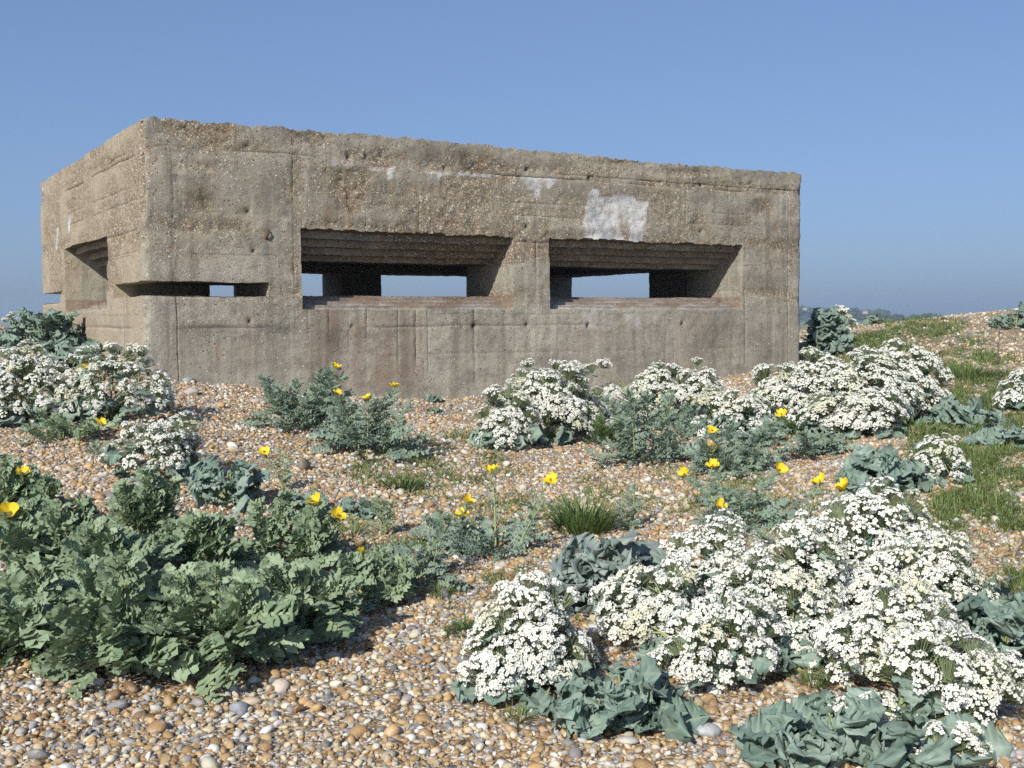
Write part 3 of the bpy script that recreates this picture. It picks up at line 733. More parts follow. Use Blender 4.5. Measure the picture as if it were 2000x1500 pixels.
def poppy_leaf(r, lobes=5, W=.25, fat=1.0, up=.1, t0=.10, mw=.022):
    """pinnate leaf: a midrib with separate toothed lobes, each at its own tilt"""
    V, F, rb, n0 = [], [], [], 0
    droop = r.uniform(.05, .38); cr = np.array([-1, 0, 1.])
    def mid(t): return np.array([t, 0, .06 * math.sin(3 * t) - droop * t * t])
    ts = np.linspace(0, .97, 9)
    for t in ts:
        for c in cr: V.append(mid(t) + [0, c * mw * (1.25 - t) * min(1, .35 + 3 * t), .008 * abs(c)]); rb.append(1 - .6 * t if c == 0 else .55)
    F.append(grid_faces(9, 3)); n0 += 27
    step = (.95 - t0) / lobes
    for i in range(lobes + 1):
        for sd in ((-1, 1) if i < lobes else (0,)):
            t = t0 + step * (i + .35 + (r.uniform(-.15, .15))) if sd else .93
            env = (math.sin(math.pi * min(1, .22 + .70 * t)) ** .7) * (.55 + .55 * t)
            L = W * env * r.uniform(.85, 1.15) * (1 if sd else .75); bw = step * fat * r.uniform(.9, 1.2) * (1 if sd else 1.4)
            an = sd * (math.radians(72) - math.radians(26) * t + r.normal(0, .10)); d = np.array([math.cos(an), math.sin(an), 0]); pr = np.array([-math.sin(an), math.cos(an), 0])
            tl = r.normal(.10, .28) + up; fo = r.uniform(.05, .4); b = mid(min(t, .96))
            for u_, wd, row in ((0, .50, 0), (.38, .62, 1), (.74, 1.0, 2), (1.0, .62, 3)):
                for c in cr:
                    q = L * (u_ * (1.10 if (c == 0 and row == 3) else (.84 if row == 3 else 1)))
                    V.append(b + d * q + pr * c * wd * bw * .5 * r.uniform(.85, 1.15) + np.array([0, 0, tl * q + fo * abs(c) * wd * bw * .5 - .25 * q * u_ + r.normal(0, .016)]))
                    rb.append((.5 if c == 0 else .1) * (1 - .7 * u_))
            F.append(grid_faces(4, 3) + n0); n0 += 12
    return np.array(V), np.concatenate(F), np.array(rb)
lr = np.random.default_rng(5)
KL = [kale_leaf(lr) for _ in range(10)]
PB = [poppy_leaf(lr, int(lr.integers(6, 8)), lr.uniform(.30, .38), 1.5, .1, .12, .060) for _ in range(10)]
PF = [poppy_leaf(lr, int(lr.integers(7, 9)), lr.uniform(.24, .30), 1.0) for _ in range(8)]
PU = [poppy_leaf(lr, 3, lr.uniform(.44, .56), 1.35, .18, .18, .09) for _ in range(8)]

def put_leaf(acc, tpl, pos, d, up, size, tint, wide=1.0):
    V, F, rib = tpl; f = frame(np.asarray(d, float), np.asarray(up, float))
    acc.add(np.asarray(pos) + (V * np.array([1, wide, 1]) * size) @ f, F4=F, tint=tint, rib=rib)

# ------------------------------------------------------------------ flowers
def white_head(r, nfl=38, rad=.055, gapq=.235):
    V, F4, F3, mi4, mi3, tint = [], [], [], [], [], []
    n0 = 0
    pts, subs = [], []
    ns = max(4, int(nfl / 8))
    for k in range(400):
        a = r.uniform(0, 6.283); q = math.sqrt(r.random()); p = np.array([math.cos(a) * q, math.sin(a) * q])
        if all(np.hypot(*(p - x[0])) > 1.45 / math.sqrt(ns) for x in subs): subs.append((p, r.uniform(-.16, .2)))
        if len(subs) >= ns: break
    sr = .82 / math.sqrt(ns)
    for c_, dz in subs:
        loc_ = []
        for k in range(160):
            a = r.uniform(0, 6.283); q = math.sqrt(r.random()); p = np.array([math.cos(a) * q, math.sin(a) * q])
            if all(np.hypot(*(p - x)) > .36 for x in loc_): loc_.append(p)
            if len(loc_) >= 15: break
        for p in loc_: pts.append((c_ + p * sr, dz + .55 * sr * math.sqrt(max(0, 1.1 - p @ p)), p))
    for p, dz, lp in pts:
        q = np.hypot(*p)
        c = np.array([p[0] * rad, p[1] * rad, rad * (.55 * math.sqrt(max(0, 1.25 - q * q)) + dz + r.uniform(-.05, .05))])
        nrm = norm(np.array([p[0] * .6 + lp[0] * .7, p[1] * .6 + lp[1] * .7, .9]) + r.normal(0, .18, 3))
        f = frame(np.cross(nrm, r.normal(0, 1, 3)), nrm)
        fr = r.uniform(.0056, .0082)
        for k in range(4):
            an = k * math.pi / 2 + r.normal(0, .08); d = math.cos(an) * f[0] + math.sin(an) * f[1]; s = np.cross(f[2], d)
            lift = r.uniform(.10, .4)
            loc = [(.18, -.12, 0), (.62, -.50, .6), (1.0, -.30, 1.), (1.0, .30, 1.), (.62, .50, .6), (.18, .12, 0)]
            V += [c + fr * (x * d + y * s + z * lift * f[2]) for x, y, z in loc]
            F4 += [(n0, n0 + 1, n0 + 4, n0 + 5), (n0 + 1, n0 + 2, n0 + 3, n0 + 4)]; mi4 += [0, 0]; tint += [r.random()] * 6; n0 += 6
        # eye
        for k in range(5):
            an = k * 1.2566; V.append(c + fr * .27 * (math.cos(an) * f[0] + math.sin(an) * f[1]) + f[2] * fr * .16)
        V.append(c + f[2] * fr * .34)
        tt = r.random()
        for k in range(5): F3.append((n0 + k, n0 + (k + 1) % 5, n0 + 5)); mi3.append(1)
        tint += [tt] * 6; n0 += 6
        # stalk
        b = np.array([p[0] * rad * .25, p[1] * rad * .25, -rad * .55]); s1 = norm(np.cross(c - b, [.3, .2, .1])) * .0011; s2 = norm(np.cross(c - b, s1)) * .0011
        for o in (s1, -.5 * s1 + .87 * s2, -.5 * s1 - .87 * s2): V += [b + o, c + o * .7]
        for k in range(3):
            k2 = (k + 1) % 3; F4.append((n0 + 2 * k, n0 + 2 * k2, n0 + 2 * k2 + 1, n0 + 2 * k + 1)); mi4.append(2)
        tint += [r.random()] * 6; n0 += 6
    return mkmesh('flower_head', np.array(V), [np.array(F4), np.array(F3)], [M['petal'], M['eye'], M['pedicel']], {'tint': tint}, True, mi4 + mi3)
hr = np.random.default_rng(9)
HEADS = [white_head(hr, int(hr.integers(40, 54)), .062, .20) for _ in range(7)]
HEADS_BIG = [white_head(hr, int(hr.integers(80, 100)), .088, .145) for _ in range(6)]
HEADS_SPARSE = [white_head(hr, int(hr.integers(14, 20)), .05) for _ in range(5)]

def poppy_flower(r, open_=.55):
    V, F, n0 = [], [], 0
    for k in range(4):
        an = k * math.pi / 2 + r.normal(0, .12); inner = k % 2
        na, nb = 6, 7
        t = np.linspace(.06, 1, na)[:, None]; e = np.linspace(-1, 1, nb)[None]
        w = .66 * np.sin(math.pi * np.clip(.10 + t * .66, 0, 1))
        rr = t * (1 - .12 * e ** 2) + .03 * r.normal(0, 1, (na, nb)) * (t > .9)
        lift = open_ * (1.0 + .25 * inner) * (t ** 1.5) + .10 * np.sin(5 * e + r.uniform(0, 6)) * t ** 2 - .25 * t ** 4 * r.random()
        x = rr; y = e * w * t ** .35; z = lift + .22 * e ** 2 * t + .015 * inner
        c, s = math.cos(an), math.sin(an)
        V.append(np.stack(np.broadcast_arrays(x * c - y * s, x * s + y * c, z), -1).reshape(-1, 3)); F.append(grid_faces(na, nb) + n0); n0 += na * nb
    V = np.concatenate(V) * .041
    me = mkmesh('flower', V, [np.concatenate(F)], [M['yellow']], {'tint': np.repeat(r.random(4), 42)})
    a = Acc()
    for k in range(26):
        an = r.uniform(0, 6.28); q = r.uniform(.15, .5)
        b = np.array([math.cos(an) * .002, math.sin(an) * .002, .002]); c = np.array([math.cos(an) * q * .016, math.sin(an) * q * .016, .010 + r.uniform(0, .005)])
        tube(a, [b, c, c + [0, 0, .003]], [.0005, .0006, .0016], 4, r.random())
    tube(a, [(0, 0, 0), (0, 0, .018), (0, 0, .021)], [.0022, .0020, .0032], 6, .2)
    return me, a.mesh('stamens', [M['stamen']])
PFL = [poppy_flower(hr, o) for o in (.45, .6, .8, .95, .55, .7)]

# ------------------------------------------------------------------ sea kale
def dome(px, hw, ytop, ybase, depth=.8):
    b = at(px, ybase); mpp = b[1] / FPX
    rx = hw * mpp; ry = rx * depth
    cx, cy = b[0] * (b[1] + ry) / b[1], b[1] + ry
    z0 = gz1(cx, cy); h = unproj(px, ytop, np.array(cy))[2] - z0
    return np.array([cx, cy, z0]), rx, ry, max(h, .08)

def place_heads(r, root, origin, domes, spacing, meshes, gap=.30, maxn=97, size=1.0, low=-.05, hmin=.25):
    pts, nrms = [], []
    for c, rx, ry, h in domes:
        tries = int(500 + 900 * rx / .3)
        for _ in range(tries):
            th = r.uniform(0, 6.283); ze = r.uniform(low, 1) ** 1.0
            q = math.sqrt(max(0, 1 - ze * ze)); lump = 1 + .26 * (vnoise(np.array([[math.cos(th) * 1.5, math.sin(th) * 1.5 + ze * 2.5, c[0] * 3]]), 1.7, 4)[0] - .5) * 2 + r.normal(0, .03)
            p = c + np.array([math.cos(th) * q * rx, math.sin(th) * q * ry, (hmin + (1 - hmin) * max(ze, 0)) * h if ze > 0 else hmin * h + ze * h]); p = c + (p - c) * [lump, lump, lump]
            if p[2] < gz1(p[0], p[1]) + .03: continue
            if math.sin(th) > .35 and r.random() < .55: continue
            if vnoise(p[None], 4.2, 77)[0] < gap + .07: continue
            # buried inside a neighbouring dome
            if any(((p[0] - d[0][0]) / d[1]) ** 2 + ((p[1] - d[0][1]) / d[2]) ** 2 + ((p[2] - d[0][2]) / d[3]) ** 2 < .72 for d in domes): continue
            if any((p[0] - x[0]) ** 2 + (p[1] - x[1]) ** 2 + (p[2] - x[2]) ** 2 < spacing ** 2 for x in pts): continue
            pts.append(p); nrms.append(norm(np.array([math.cos(th) * q / rx, math.sin(th) * q / ry, (ze + .25) / h])))
    o_ = r.permutation(len(pts))[:maxn]
    pts = [pts[i] for i in o_]; nrms = [nrms[i] for i in o_]
    for p, nn_ in zip(pts, nrms):
        o = bpy.data.objects.new('flower_head', meshes[int(r.integers(len(meshes)))]); COL.objects.link(o); o.parent = root
        d = norm(nn_ * .75 + np.array([0, -.1, .75]) + r.normal(0, .12, 3))
        f = frame(np.cross(d, r.normal(0, 1, 3)), d)
        s = size * r.uniform(.62, 1.25)
        mt = Matrix(((f[0][0], f[1][0], f[2][0], 0), (f[0][1], f[1][1], f[2][1], 0), (f[0][2], f[1][2], f[2][2], 0), (0, 0, 0, 1)))
        o.matrix_local = Matrix.Translation(Vector(p - origin)) @ mt @ Matrix.Diagonal((s, s, s * r.uniform(.8, 1.1), 1))
    return pts, nrms

def kale_plant(label, base, domes=(), leaves=26, lsize=.2, lrad=None, spacing=.075, gap=.30, seed=0, sparse=False, size=1.0, fill=40, mat='kale', low=-.05, tall=False, hmin=.25, cat='sea kale', group=None, big=False, upright=.35, leafh=None):
    r = np.random.default_rng(1000 + seed)
    o3 = at(*base); root = tag(empty('sea_kale', o3), label, cat, group)
    D = [dome(*d) for d in domes]
    fol, st = Acc(), Acc()
    pts, nrms = [], []
    if D:
        pts, nrms = place_heads(r, root, o3, D, spacing, HEADS_SPARSE if sparse else (HEADS_BIG if big else HEADS), gap, 97, size, low, hmin)
        print(label[:50], len(pts))
        if tall: org = o3
        else: org = np.mean([d[0] for d in D], 0)
        org = np.array([org[0], org[1], gz1(org[0], org[1]) + .01])
        k = max(3, len(pts) // 7); nodes = []
        for i in range(k):
            p = pts[int(r.integers(len(pts)))] if pts else org
            nd = org + (p - org) * r.uniform(.5, .68) + np.array([0, 0, .02]); nodes.append(nd)
            c = curve_pts(org + r.normal(0, .02, 3) * [1, 1, .1], nd, (nd - org) * [-.12, -.12, .10] + [0, 0, 0], 6)
            tube(st, c, np.linspace(.009, .006, 6) * (1.7 if tall else 1), 6, r.random())
        for p, nn_ in zip(pts, nrms):
            e = p - nn_ * .02
            nd = min(nodes, key=lambda q: np.linalg.norm(q - e)); tube(st, curve_pts(nd, e, (e - nd) * [-.1, -.1, .12], 4), [.0045, .0036, .003, .0024], 4, r.random())
        for i in range(fill): # leaves within the flowers
            if not pts: break
            p = pts[int(r.integers(len(pts)))]; q = org + (p - org) * r.uniform(.45, .86); d = norm((p - org) * [1, 1, .5] + r.normal(0, .12, 3))
            put_leaf(fol, KL[int(r.integers(10))], q, d, [0, 0, 1] + r.normal(0, .35, 3), lsize * r.uniform(.45, .85), r.random())
    else: org = o3 + [0, 0, .01]
    rad = lrad if lrad else (max(d[1] for d in D) if D else lsize)
    cen = D if D and not tall else [(org, rad, rad * .85, leafh or lsize)]
    for i in range(int(leaves * 1.4)):
        c, rx, ry, h = cen[int(r.integers(len(cen)))]
        th = r.uniform(0, 6.283) if r.random() < .35 else r.uniform(math.pi * 1.02, math.pi * 1.98)
        if D and not tall: # skirt of leaves around the flowering dome
            q = np.array([c[0] + math.cos(th) * rx * r.uniform(.5, .85), c[1] + math.sin(th) * ry * r.uniform(.5, .85), 0]); q[2] = gz1(q[0], q[1]) + r.uniform(.02, .35) * h
            d = np.array([math.cos(th), math.sin(th), r.uniform(-.15, .5)])
        else:
            th = r.uniform(0, 6.283); u_ = r.random(); q = np.array([org[0] + math.cos(th) * rad * u_ * .75, org[1] + math.sin(th) * rad * .8 * u_ * .75, 0]); q[2] = gz1(q[0], q[1]) + (leafh or .05) * r.uniform(0, 1) * (1 - u_ ** 2 * .8)
            d = np.array([math.cos(th), math.sin(th), r.uniform(upright - .45, upright + .5)])
        put_leaf(fol, KL[int(r.integers(10))], q, d, [-.1, -.35, .9] + r.normal(0, .5, 3), lsize * r.uniform(.5, 1.05), r.random())
        if r.random() < .3: tube(st, curve_pts(org, q, [0, 0, .01], 4), [.006, .0055, .005, .004], 5, r.random())
    if fol.n: link('foliage', fol.mesh('foliage', [M[mat]], o3), root)
    if st.n: link('stem', st.mesh('stem', [M['stem']], o3), root)
    return root

GK = 'sea kale in white flower'; GL = 'leafy sea kale without flowers'
kale_plant('large domed sea kale in white flower cut by the left edge', (60, 845), [(50, 88, 702, 838), (-40, 80, 715, 840), (125, 45, 730, 830)], 22, .17, seed=1, spacing=.082, gap=.2, size=1.1, group=GK)
kale_plant('rounded white-flowered sea kale in front of the near pillbox corner', (235, 850), [(240, 92, 692, 838), (180, 50, 705, 830)], 16, .17, seed=2, spacing=.082, gap=.24, size=.82, group=GK)
kale_plant('small white-flowered sea kale on the bare shingle below the near corner', (310, 955), [(302, 84, 812, 945)], 12, .15, seed=3, spacing=.066, gap=.26, size=.9, group=GK)
kale_plant('blue-grey sea kale leaves to the right of the small flowering kale', (445, 985), (), 40, .15, lrad=.20, leafh=.20, seed=4, upright=.6, group=GL)
kale_plant('dark bushy sea kale at the far end of the left wall', (72, 688), [(38, 34, 616, 640)], 110, .20, lrad=.45, leafh=.42, seed=5, spacing=.10, gap=.2, size=.8, fill=4, tall=True, low=.5, group=GK)
kale_plant('dark green sea kale mound touching the left wall', (115, 684), (), 60, .24, lrad=.28, leafh=.36, seed=6, group=GL)
kale_plant('low blue-grey sea kale behind the big left flowering kale', (150, 716), (), 50, .20, lrad=.34, leafh=.18, seed=7, group=GL)
kale_plant('small tuft of sea kale leaves at the foot of the left wall', (205, 700), (), 12, .13, lrad=.08, leafh=.12, seed=8, group=GL)
kale_plant('white-flowered sea kale left of the poppy in front of the middle pier', (1050, 885), [(1065, 92, 722, 872), (985, 46, 778, 882), (1140, 60, 732, 850)], 26, .19, seed=9, spacing=.105, gap=.20, big=True, group=GK)
kale_plant('white-flowered sea kale behind the flowerless poppy by the wall', (1260, 850), [(1190, 66, 722, 838), (1290, 54, 730, 836), (1362, 40, 728, 838)], 16, .18, seed=10, spacing=.105, gap=.24, big=True, group=GK)
kale_plant('white-flowered sea kale mixed with blue-grey leaves below the second opening', (1440, 862), [(1385, 48, 768, 858), (1450, 52, 775, 862), (1515, 52, 722, 850)], 34, .20, seed=11, spacing=.105, gap=.34, big=True, group=GK)
kale_plant('white-flowered sea kale right against the right front corner of the pillbox', (1600, 862), [(1590, 72, 715, 850), (1640, 62, 765, 862)], 20, .18, seed=12, spacing=.10, gap=.17, big=True, group=GK)
kale_plant('widest white-flowered sea kale, right of the pillbox corner', (1720, 858), [(1690, 84, 700, 850), (1755, 84, 694, 830), (1700, 60, 770, 860)], 20, .18, seed=36, spacing=.10, gap=.15, big=True, group=GK)
kale_plant('white-flowered sea kale cut by the right edge beside the grass', (1990, 812), [(1990, 32, 742, 806)], 14, .16, seed=13, spacing=.105, big=True, group=GK)
kale_plant('flat grey-green sea kale leaves right of the widest flowering kale', (1880, 832), (), 46, .19, lrad=.32, leafh=.12, seed=14, group=GL)
kale_plant('grey-green sea kale leaves in the grass at the right edge', (1970, 868), (), 34, .16, lrad=.24, leafh=.1, seed=15, group=GL)
kale_plant('white-flowered sea kale right of the blue leafy kale', (1390, 1235), [(1385, 104, 1034, 1220), (1460, 56, 1100, 1235)], 20, .17, seed=16, spacing=.072, gap=.2, size=1.05, group=GK)
kale_plant('blue leafy sea kale with ruffled leaves and purple ribs', (1185, 1195), (), 90, .18, lrad=.26, leafh=.26, seed=17, upright=.75, mat='kale_purple', group=GL)
kale_plant('white-flowered sea kale in the middle of the right foreground mass', (1545, 1295), [(1555, 86, 1042, 1270), (1490, 62, 1100, 1240), (1560, 70, 1160, 1298)], 18, .17, seed=18, spacing=.074, gap=.18, size=1.1, group=GK)
kale_plant('tallest white-flowered sea kale at the back of the right foreground mass', (1750, 1250), [(1710, 105, 988, 1190), (1815, 105, 1080, 1255), (1690, 90, 1110, 1245), (1610, 60, 1040, 1130)], 18, .18, seed=19, spacing=.084, gap=.15, size=1.25, group=GK)
kale_plant('white-flowered sea kale with thick pale stalks in the bottom right corner', (1765, 1478), [(1735, 112, 1188, 1390), (1850, 120, 1260, 1450), (1675, 52, 1268, 1372), (1945, 50, 1320, 1440), (1690, 46, 1385, 1462), (1850, 40, 1440, 1500)], 22, .18, seed=20, spacing=.076, gap=.18, size=1.1, tall=True, lrad=.28, fill=8, hmin=.5, upright=.3, leafh=.10, group=GK)
kale_plant('thin sparse white-flowered sea kale left of the broad bare leaves', (1040, 1395), [(1045, 88, 1168, 1380), (985, 56, 1240, 1380), (1095, 46, 1200, 1340)], 12, .15, seed=21, spacing=.056, size=1.1, gap=.22, sparse=True, fill=16, group=GK)
kale_plant('sparse white-flowered sea kale with broad smooth leaves at its front', (1225, 1400), [(1385, 100, 1150, 1372), (1270, 90, 1128, 1300), (1455, 50, 1175, 1340)], 14, .16, seed=22, spacing=.066, gap=.26, size=1.1, sparse=True, fill=14, group=GK)
kale_plant('broad smooth grey-green sea kale leaves on the bottom shingle', (1215, 1415), (), 46, .16, lrad=.20, leafh=.16, seed=23, upright=.35, group=GL)
kale_plant('grey-green leafy sea kale beside a small white flower ball', (1740, 965), (), 56, .20, lrad=.30, leafh=.18, seed=24, upright=.6, group=GL)
kale_plant('small white ball of sea kale flowers beside grey-green leaves', (1830, 962), [(1832, 48, 858, 955)], 8, .13, seed=25, spacing=.055, gap=.2, sparse=True, size=.75, fill=10, group=GK)
kale_plant('tall sea kale bush half shaded by the right end of the pillbox', (1612, 694), [(1635, 30, 607, 680)], 190, .19, lrad=.34, leafh=.60, seed=26, spacing=.10, gap=.0, fill=6, tall=True, upright=.5, low=.3, size=1.2, group=GK)
kale_plant('small blue-grey sea kale among poppies in the middle', (590, 1000), (), 26, .11, lrad=.15, leafh=.08, seed=27, group=GL)
kale_plant('small pale blue sea kale right of two yellow poppies', (695, 1010), (), 22, .11, lrad=.11, leafh=.08, seed=28, group=GL)
kale_plant('tiny sea kale seedling at the foot of the front wall', (848, 786), (), 12, .09, lrad=.06, leafh=.06, seed=29, group=GL)
kale_plant('tiny flat sea kale just in front of the wall seedling', (852, 808), (), 10, .09, lrad=.07, leafh=.03, seed=30, group=GL)
kale_plant('ragged grey-green sea kale at the right edge of the foreground', (1960, 1290), (), 48, .17, lrad=.22, leafh=.20, seed=31, upright=.55, group=GL)
kale_plant('sea kale on the shingle crest at the right edge', (1985, 640), (), 50, .18, lrad=.42, leafh=.26, seed=32, group=GL)
kale_plant('lone small sea kale on the far crest right of the shaded bush', (1705, 634), (), 16, .22, lrad=.16, leafh=.16, seed=33, group=GL)
kale_plant('sea kale leaves below the flowering kale in the right foreground mass', (1900, 1235), (), 36, .17, lrad=.20, leafh=.20, seed=34, group=GL)
kale_plant('wide sea kale leaves spreading over the bottom edge at right', (1640, 1475), (), 44, .18, lrad=.26, leafh=.12, seed=35, upright=.3, group=GL)

# ------------------------------------------------------------------ horned poppies
def poppy_plant(label, base, rosette, tips=(), flowers=(), rsize=.16, nros=16, kind='b', seed=0, silver=False, dense=1.0, usize=.085, group=None, depth=0., rosh=.07):
    r = np.random.default_rng(2000 + seed)
    o3 = at(*base); root = tag(empty('horned_poppy', o3), label, 'horned poppy', group or 'yellow horned poppies growing in the shingle')
    fol, st = Acc(), Acc(); T = PB if kind == 'b' else PF
    mpp = o3[1] / FPX; rad = rosette * mpp
    for i in range(nros):
        th = r.uniform(0, 6.283); q = o3 + np.array([math.cos(th), math.sin(th) * .9, 0]) * rad * r.uniform(.0, .85) ; q[2] = gz1(q[0], q[1]) + r.uniform(.01, rosh) * dense
        d = np.array([math.cos(th), math.sin(th), r.uniform(-.05, .75)]) + r.normal(0, .2, 3)
        put_leaf(fol, T[int(r.integers(len(T)))], q, d, [-.12, -.40, .9] + r.normal(0, .32, 3), rsize * r.uniform(.7, 1.25), r.random())
    def shoot(tip, flower):
        b = o3 + np.array([(tip[0] - o3[0]) * .35 + r.normal(0, .02), (tip[1] - o3[1]) * .35 + r.normal(0, .02), 0]); b[2] = gz1(b[0], b[1])
        c = curve_pts(b, tip, np.array([(tip[0] - b[0]) * -.12, (tip[1] - b[1]) * -.1, .015]) + r.normal(0, .008, 3), 9)
        tube(st, c, np.linspace(.0062, .0032, 9), 6, r.random())
        L = np.linalg.norm(tip - b); n = int((10 + L / .013) * dense)
        for i in range(n):
            s = (i + .5) / n; s = .18 + .82 * s ** .75
            if flower and s > .93: continue
            k = min(int(s * 8), 7); p = c[k] + (c[k + 1] - c[k]) * (s * 8 - k); t = norm(c[k + 1] - c[k])
            th = i * 2.4 + r.normal(0, .3); rd = np.array([math.cos(th), math.sin(th), .0])
            op = 1.45 - .65 * s + r.normal(0, .15)
            d = t * math.cos(op) + rd * math.sin(op)
            sz = usize * (1.45 - .85 * s) * r.uniform(.75, 1.25)
            tp = (PU if (s > .35 and kind == 'b') else T)
            put_leaf(fol, tp[int(r.integers(len(tp)))], p, d, np.array([-.25, -.65, .75]) + rd * .25 + r.normal(0, .40, 3), sz, r.random())
    def bud(p, up_):
        f = frame(up_, np.array([.2, .1, 1])); V = (IV2 * [.016, .0062, .0062]) @ f + p + np.asarray(up_) * .012; st.add(V, F3=IF2, tint=r.random() * .5)
    for t in tips:
        P = unproj(t[0], t[1], np.array(o3[1] + (t[2] if len(t) > 2 else r.normal(0, .06)) + depth)); shoot(P, False)
        if r.random() < .6: bud(P, norm(np.array([r.normal(0, .3), r.normal(0, .3), 1.])))
    for i, t in enumerate(flowers):
        P = unproj(t[0], t[1], np.array(o3[1] + (t[2] if len(t) > 2 else r.normal(0, .05)) + depth)); P[2] = max(P[2], gz1(P[0], P[1]) + .02)
        shoot(P, True)
        me, sm = PFL[int(r.integers(len(PFL)))]
        o = bpy.data.objects.new('flower', me); COL.objects.link(o); o.parent = root
        d = norm(np.array([r.uniform(-.6, .6), -.45 + r.normal(0, .35), .85])); f = frame(np.cross(d, r.normal(0, 1, 3)), d)
        mt = Matrix(((f[0][0], f[1][0], f[2][0], 0), (f[0][1], f[1][1], f[2][1], 0), (f[0][2], f[1][2], f[2][2], 0), (0, 0, 0, 1)))
        sc = r.uniform(.82, 1.05)
        o.matrix_local = Matrix.Translation(Vector(P - o3)) @ mt @ Matrix.Scale(sc, 4)
        s2 = bpy.data.objects.new('stamens', sm); COL.objects.link(s2); s2.parent = o
    link('foliage', fol.mesh('foliage', [M['poppy_silver' if silver else 'poppy']], o3), root)
    if st.n: link('stem', st.mesh('stem', [M['stem']], o3), root)
    return root
GM = 'horned poppies of the big left foreground clump'
poppy_plant('big-leaved poppy at the lower left corner of the left clump', (60, 1275), 100, [(20, 1130), (80, 1120), (130, 1150), (50, 1190)], (), .17, 50, seed=1, rosh=.20, usize=.10, group=GM)
poppy_plant('big-leaved poppy spreading over the shingle at the bottom of the left clump', (235, 1315), 120, [(170, 1110), (230, 1100), (290, 1140), (200, 1190), (280, 1210)], (), .18, 60, seed=2, rosh=.20, usize=.10, group=GM)
poppy_plant('poppy with long midribbed leaves at the bottom centre of the left clump', (410, 1310), 115, [(350, 1130), (420, 1115), (480, 1150), (380, 1200), (450, 1220)], (), .18, 60, seed=3, rosh=.20, usize=.10, group=GM)
poppy_plant('poppy at the lower right end of the left clump', (590, 1255), 100, [(540, 1115), (610, 1110), (660, 1140), (560, 1180), (640, 1190)], (), .17, 54, seed=4, rosh=.20, usize=.10, group=GM)
poppy_plant('upright poppy with one yellow flower near the left edge', (110, 1150), 100, [(60, 985), (110, 1000), (160, 985), (190, 1050), (40, 1060)], [(20, 1006)], .16, 40, seed=5, rosh=.22, usize=.10, group=GM)
poppy_plant('tall poppy with a small yellow flower at the left edge', (20, 1060), 70, [(5, 908), (50, 925), (85, 935), (100, 950)], [(45, 928)], .15, 26, seed=6, rosh=.2, usize=.10, group=GM)
poppy_plant('poppy with bare pale stalks below the small flowering kale', (275, 1065), 30, [(240, 950), (290, 925), (335, 945), (300, 970), (255, 985)], (), .12, 4, seed=7, group=GM)
poppy_plant('poppy shoots at the back middle of the left clump', (385, 1115), 90, [(340, 1030), (390, 1015), (440, 1020), (360, 1060)], (), .16, 36, seed=8, rosh=.16, usize=.10, group=GM)
poppy_plant('poppy shoots between the left edge and the bare stalks', (225, 1160), 90, [(180, 1035), (225, 1050), (150, 1075), (270, 1090)], (), .16, 36, seed=9, rosh=.18, usize=.10, group=GM)
poppy_plant('poppy with two yellow flowers at the right back of the left clump', (565, 1115), 75, [(500, 985), (555, 965), (600, 1000), (520, 1030), (650, 1040), (590, 1040)], [(618, 984), (658, 1008)], .14, 16, 'b', seed=10, dense=.9, usize=.075)
poppy_plant('poppy with one yellow flower facing up at the clump end', (730, 1190), 60, [(670, 1090), (740, 1085), (785, 1100), (690, 1130)], [(705, 1090)], .14, 14, 'b', seed=11, usize=.075)
poppy_plant('silvery low poppy with leaning pale stalks beside the clump end', (815, 1140), 75, [(868, 1040, .05), (845, 1060), (790, 1060)], (), .14, 40, 'f', seed=12, silver=True, usize=.06, dense=.8)
poppy_plant('flat silvery poppy rosette with two tall flowering stalks', (965, 1080), 82, [(880, 1010), (1060, 985)], [(960, 920, .15), (1076, 940, .2)], .15, 52, 'f', seed=13, silver=True, usize=.055, dense=.55)
poppy_plant('silvery poppy with two yellow flowers close together', (890, 1062), 50, [(860, 1000)], [(912, 982), (903, 1006)], .13, 26, 'f', seed=14, silver=True, usize=.055, dense=.7)
poppy_plant('thin poppy with one yellow flower left of the dark brown stone', (572, 960), 16, [(545, 880)], [(516, 884)], .08, 4, 'f', seed=15, usize=.05, dense=.7)
poppy_plant('poppy with a yellow flower on top against the front wall', (590, 842), 92, [(515, 738), (545, 760), (580, 748), (625, 728), (668, 738), (600, 780), (680, 770)], [(656, 718)], .20, 40, 'f', seed=16, usize=.105, silver=True, rosh=.12)
poppy_plant('poppy with three yellow flowers in front of the front wall', (720, 888), 92, [(650, 800), (690, 790), (745, 785), (800, 790), (780, 830), (640, 850)], [(657, 769), (719, 778), (770, 756)], .18, 46, 'f', seed=17, usize=.095, silver=True, rosh=.12)
poppy_plant('large poppy with feathery leaves and no open flowers', (1255, 905), 98, [(1185, 780), (1225, 765), (1265, 770), (1310, 775), (1345, 800), (1380, 820), (1200, 830)], (), .19, 46, 'f', seed=18, silver=True, usize=.10)
poppy_plant('poppy with one yellow flower among white sea kale heads', (1345, 850), 30, [(1360, 800)], [(1347, 781)], .12, 6, 'f', seed=19, silver=True, usize=.08)
poppy_plant('poppy with three yellow flowers below the second opening', (1425, 925), 78, [(1370, 860), (1430, 830), (1480, 850), (1510, 830), (1460, 870)], [(1390, 842), (1392, 877), (1527, 811)], .16, 40, 'f', seed=20, silver=True, usize=.085)
poppy_plant('sprawling poppy with four yellow flowers above the foreground kale', (1440, 1028), 75, [(1450, 960), (1490, 950), (1420, 960)], [(1392, 912, .3), (1338, 928, .3), (1405, 993), (1520, 919, .2)], .14, 42, 'f', seed=21, silver=True, usize=.07, dense=.8)
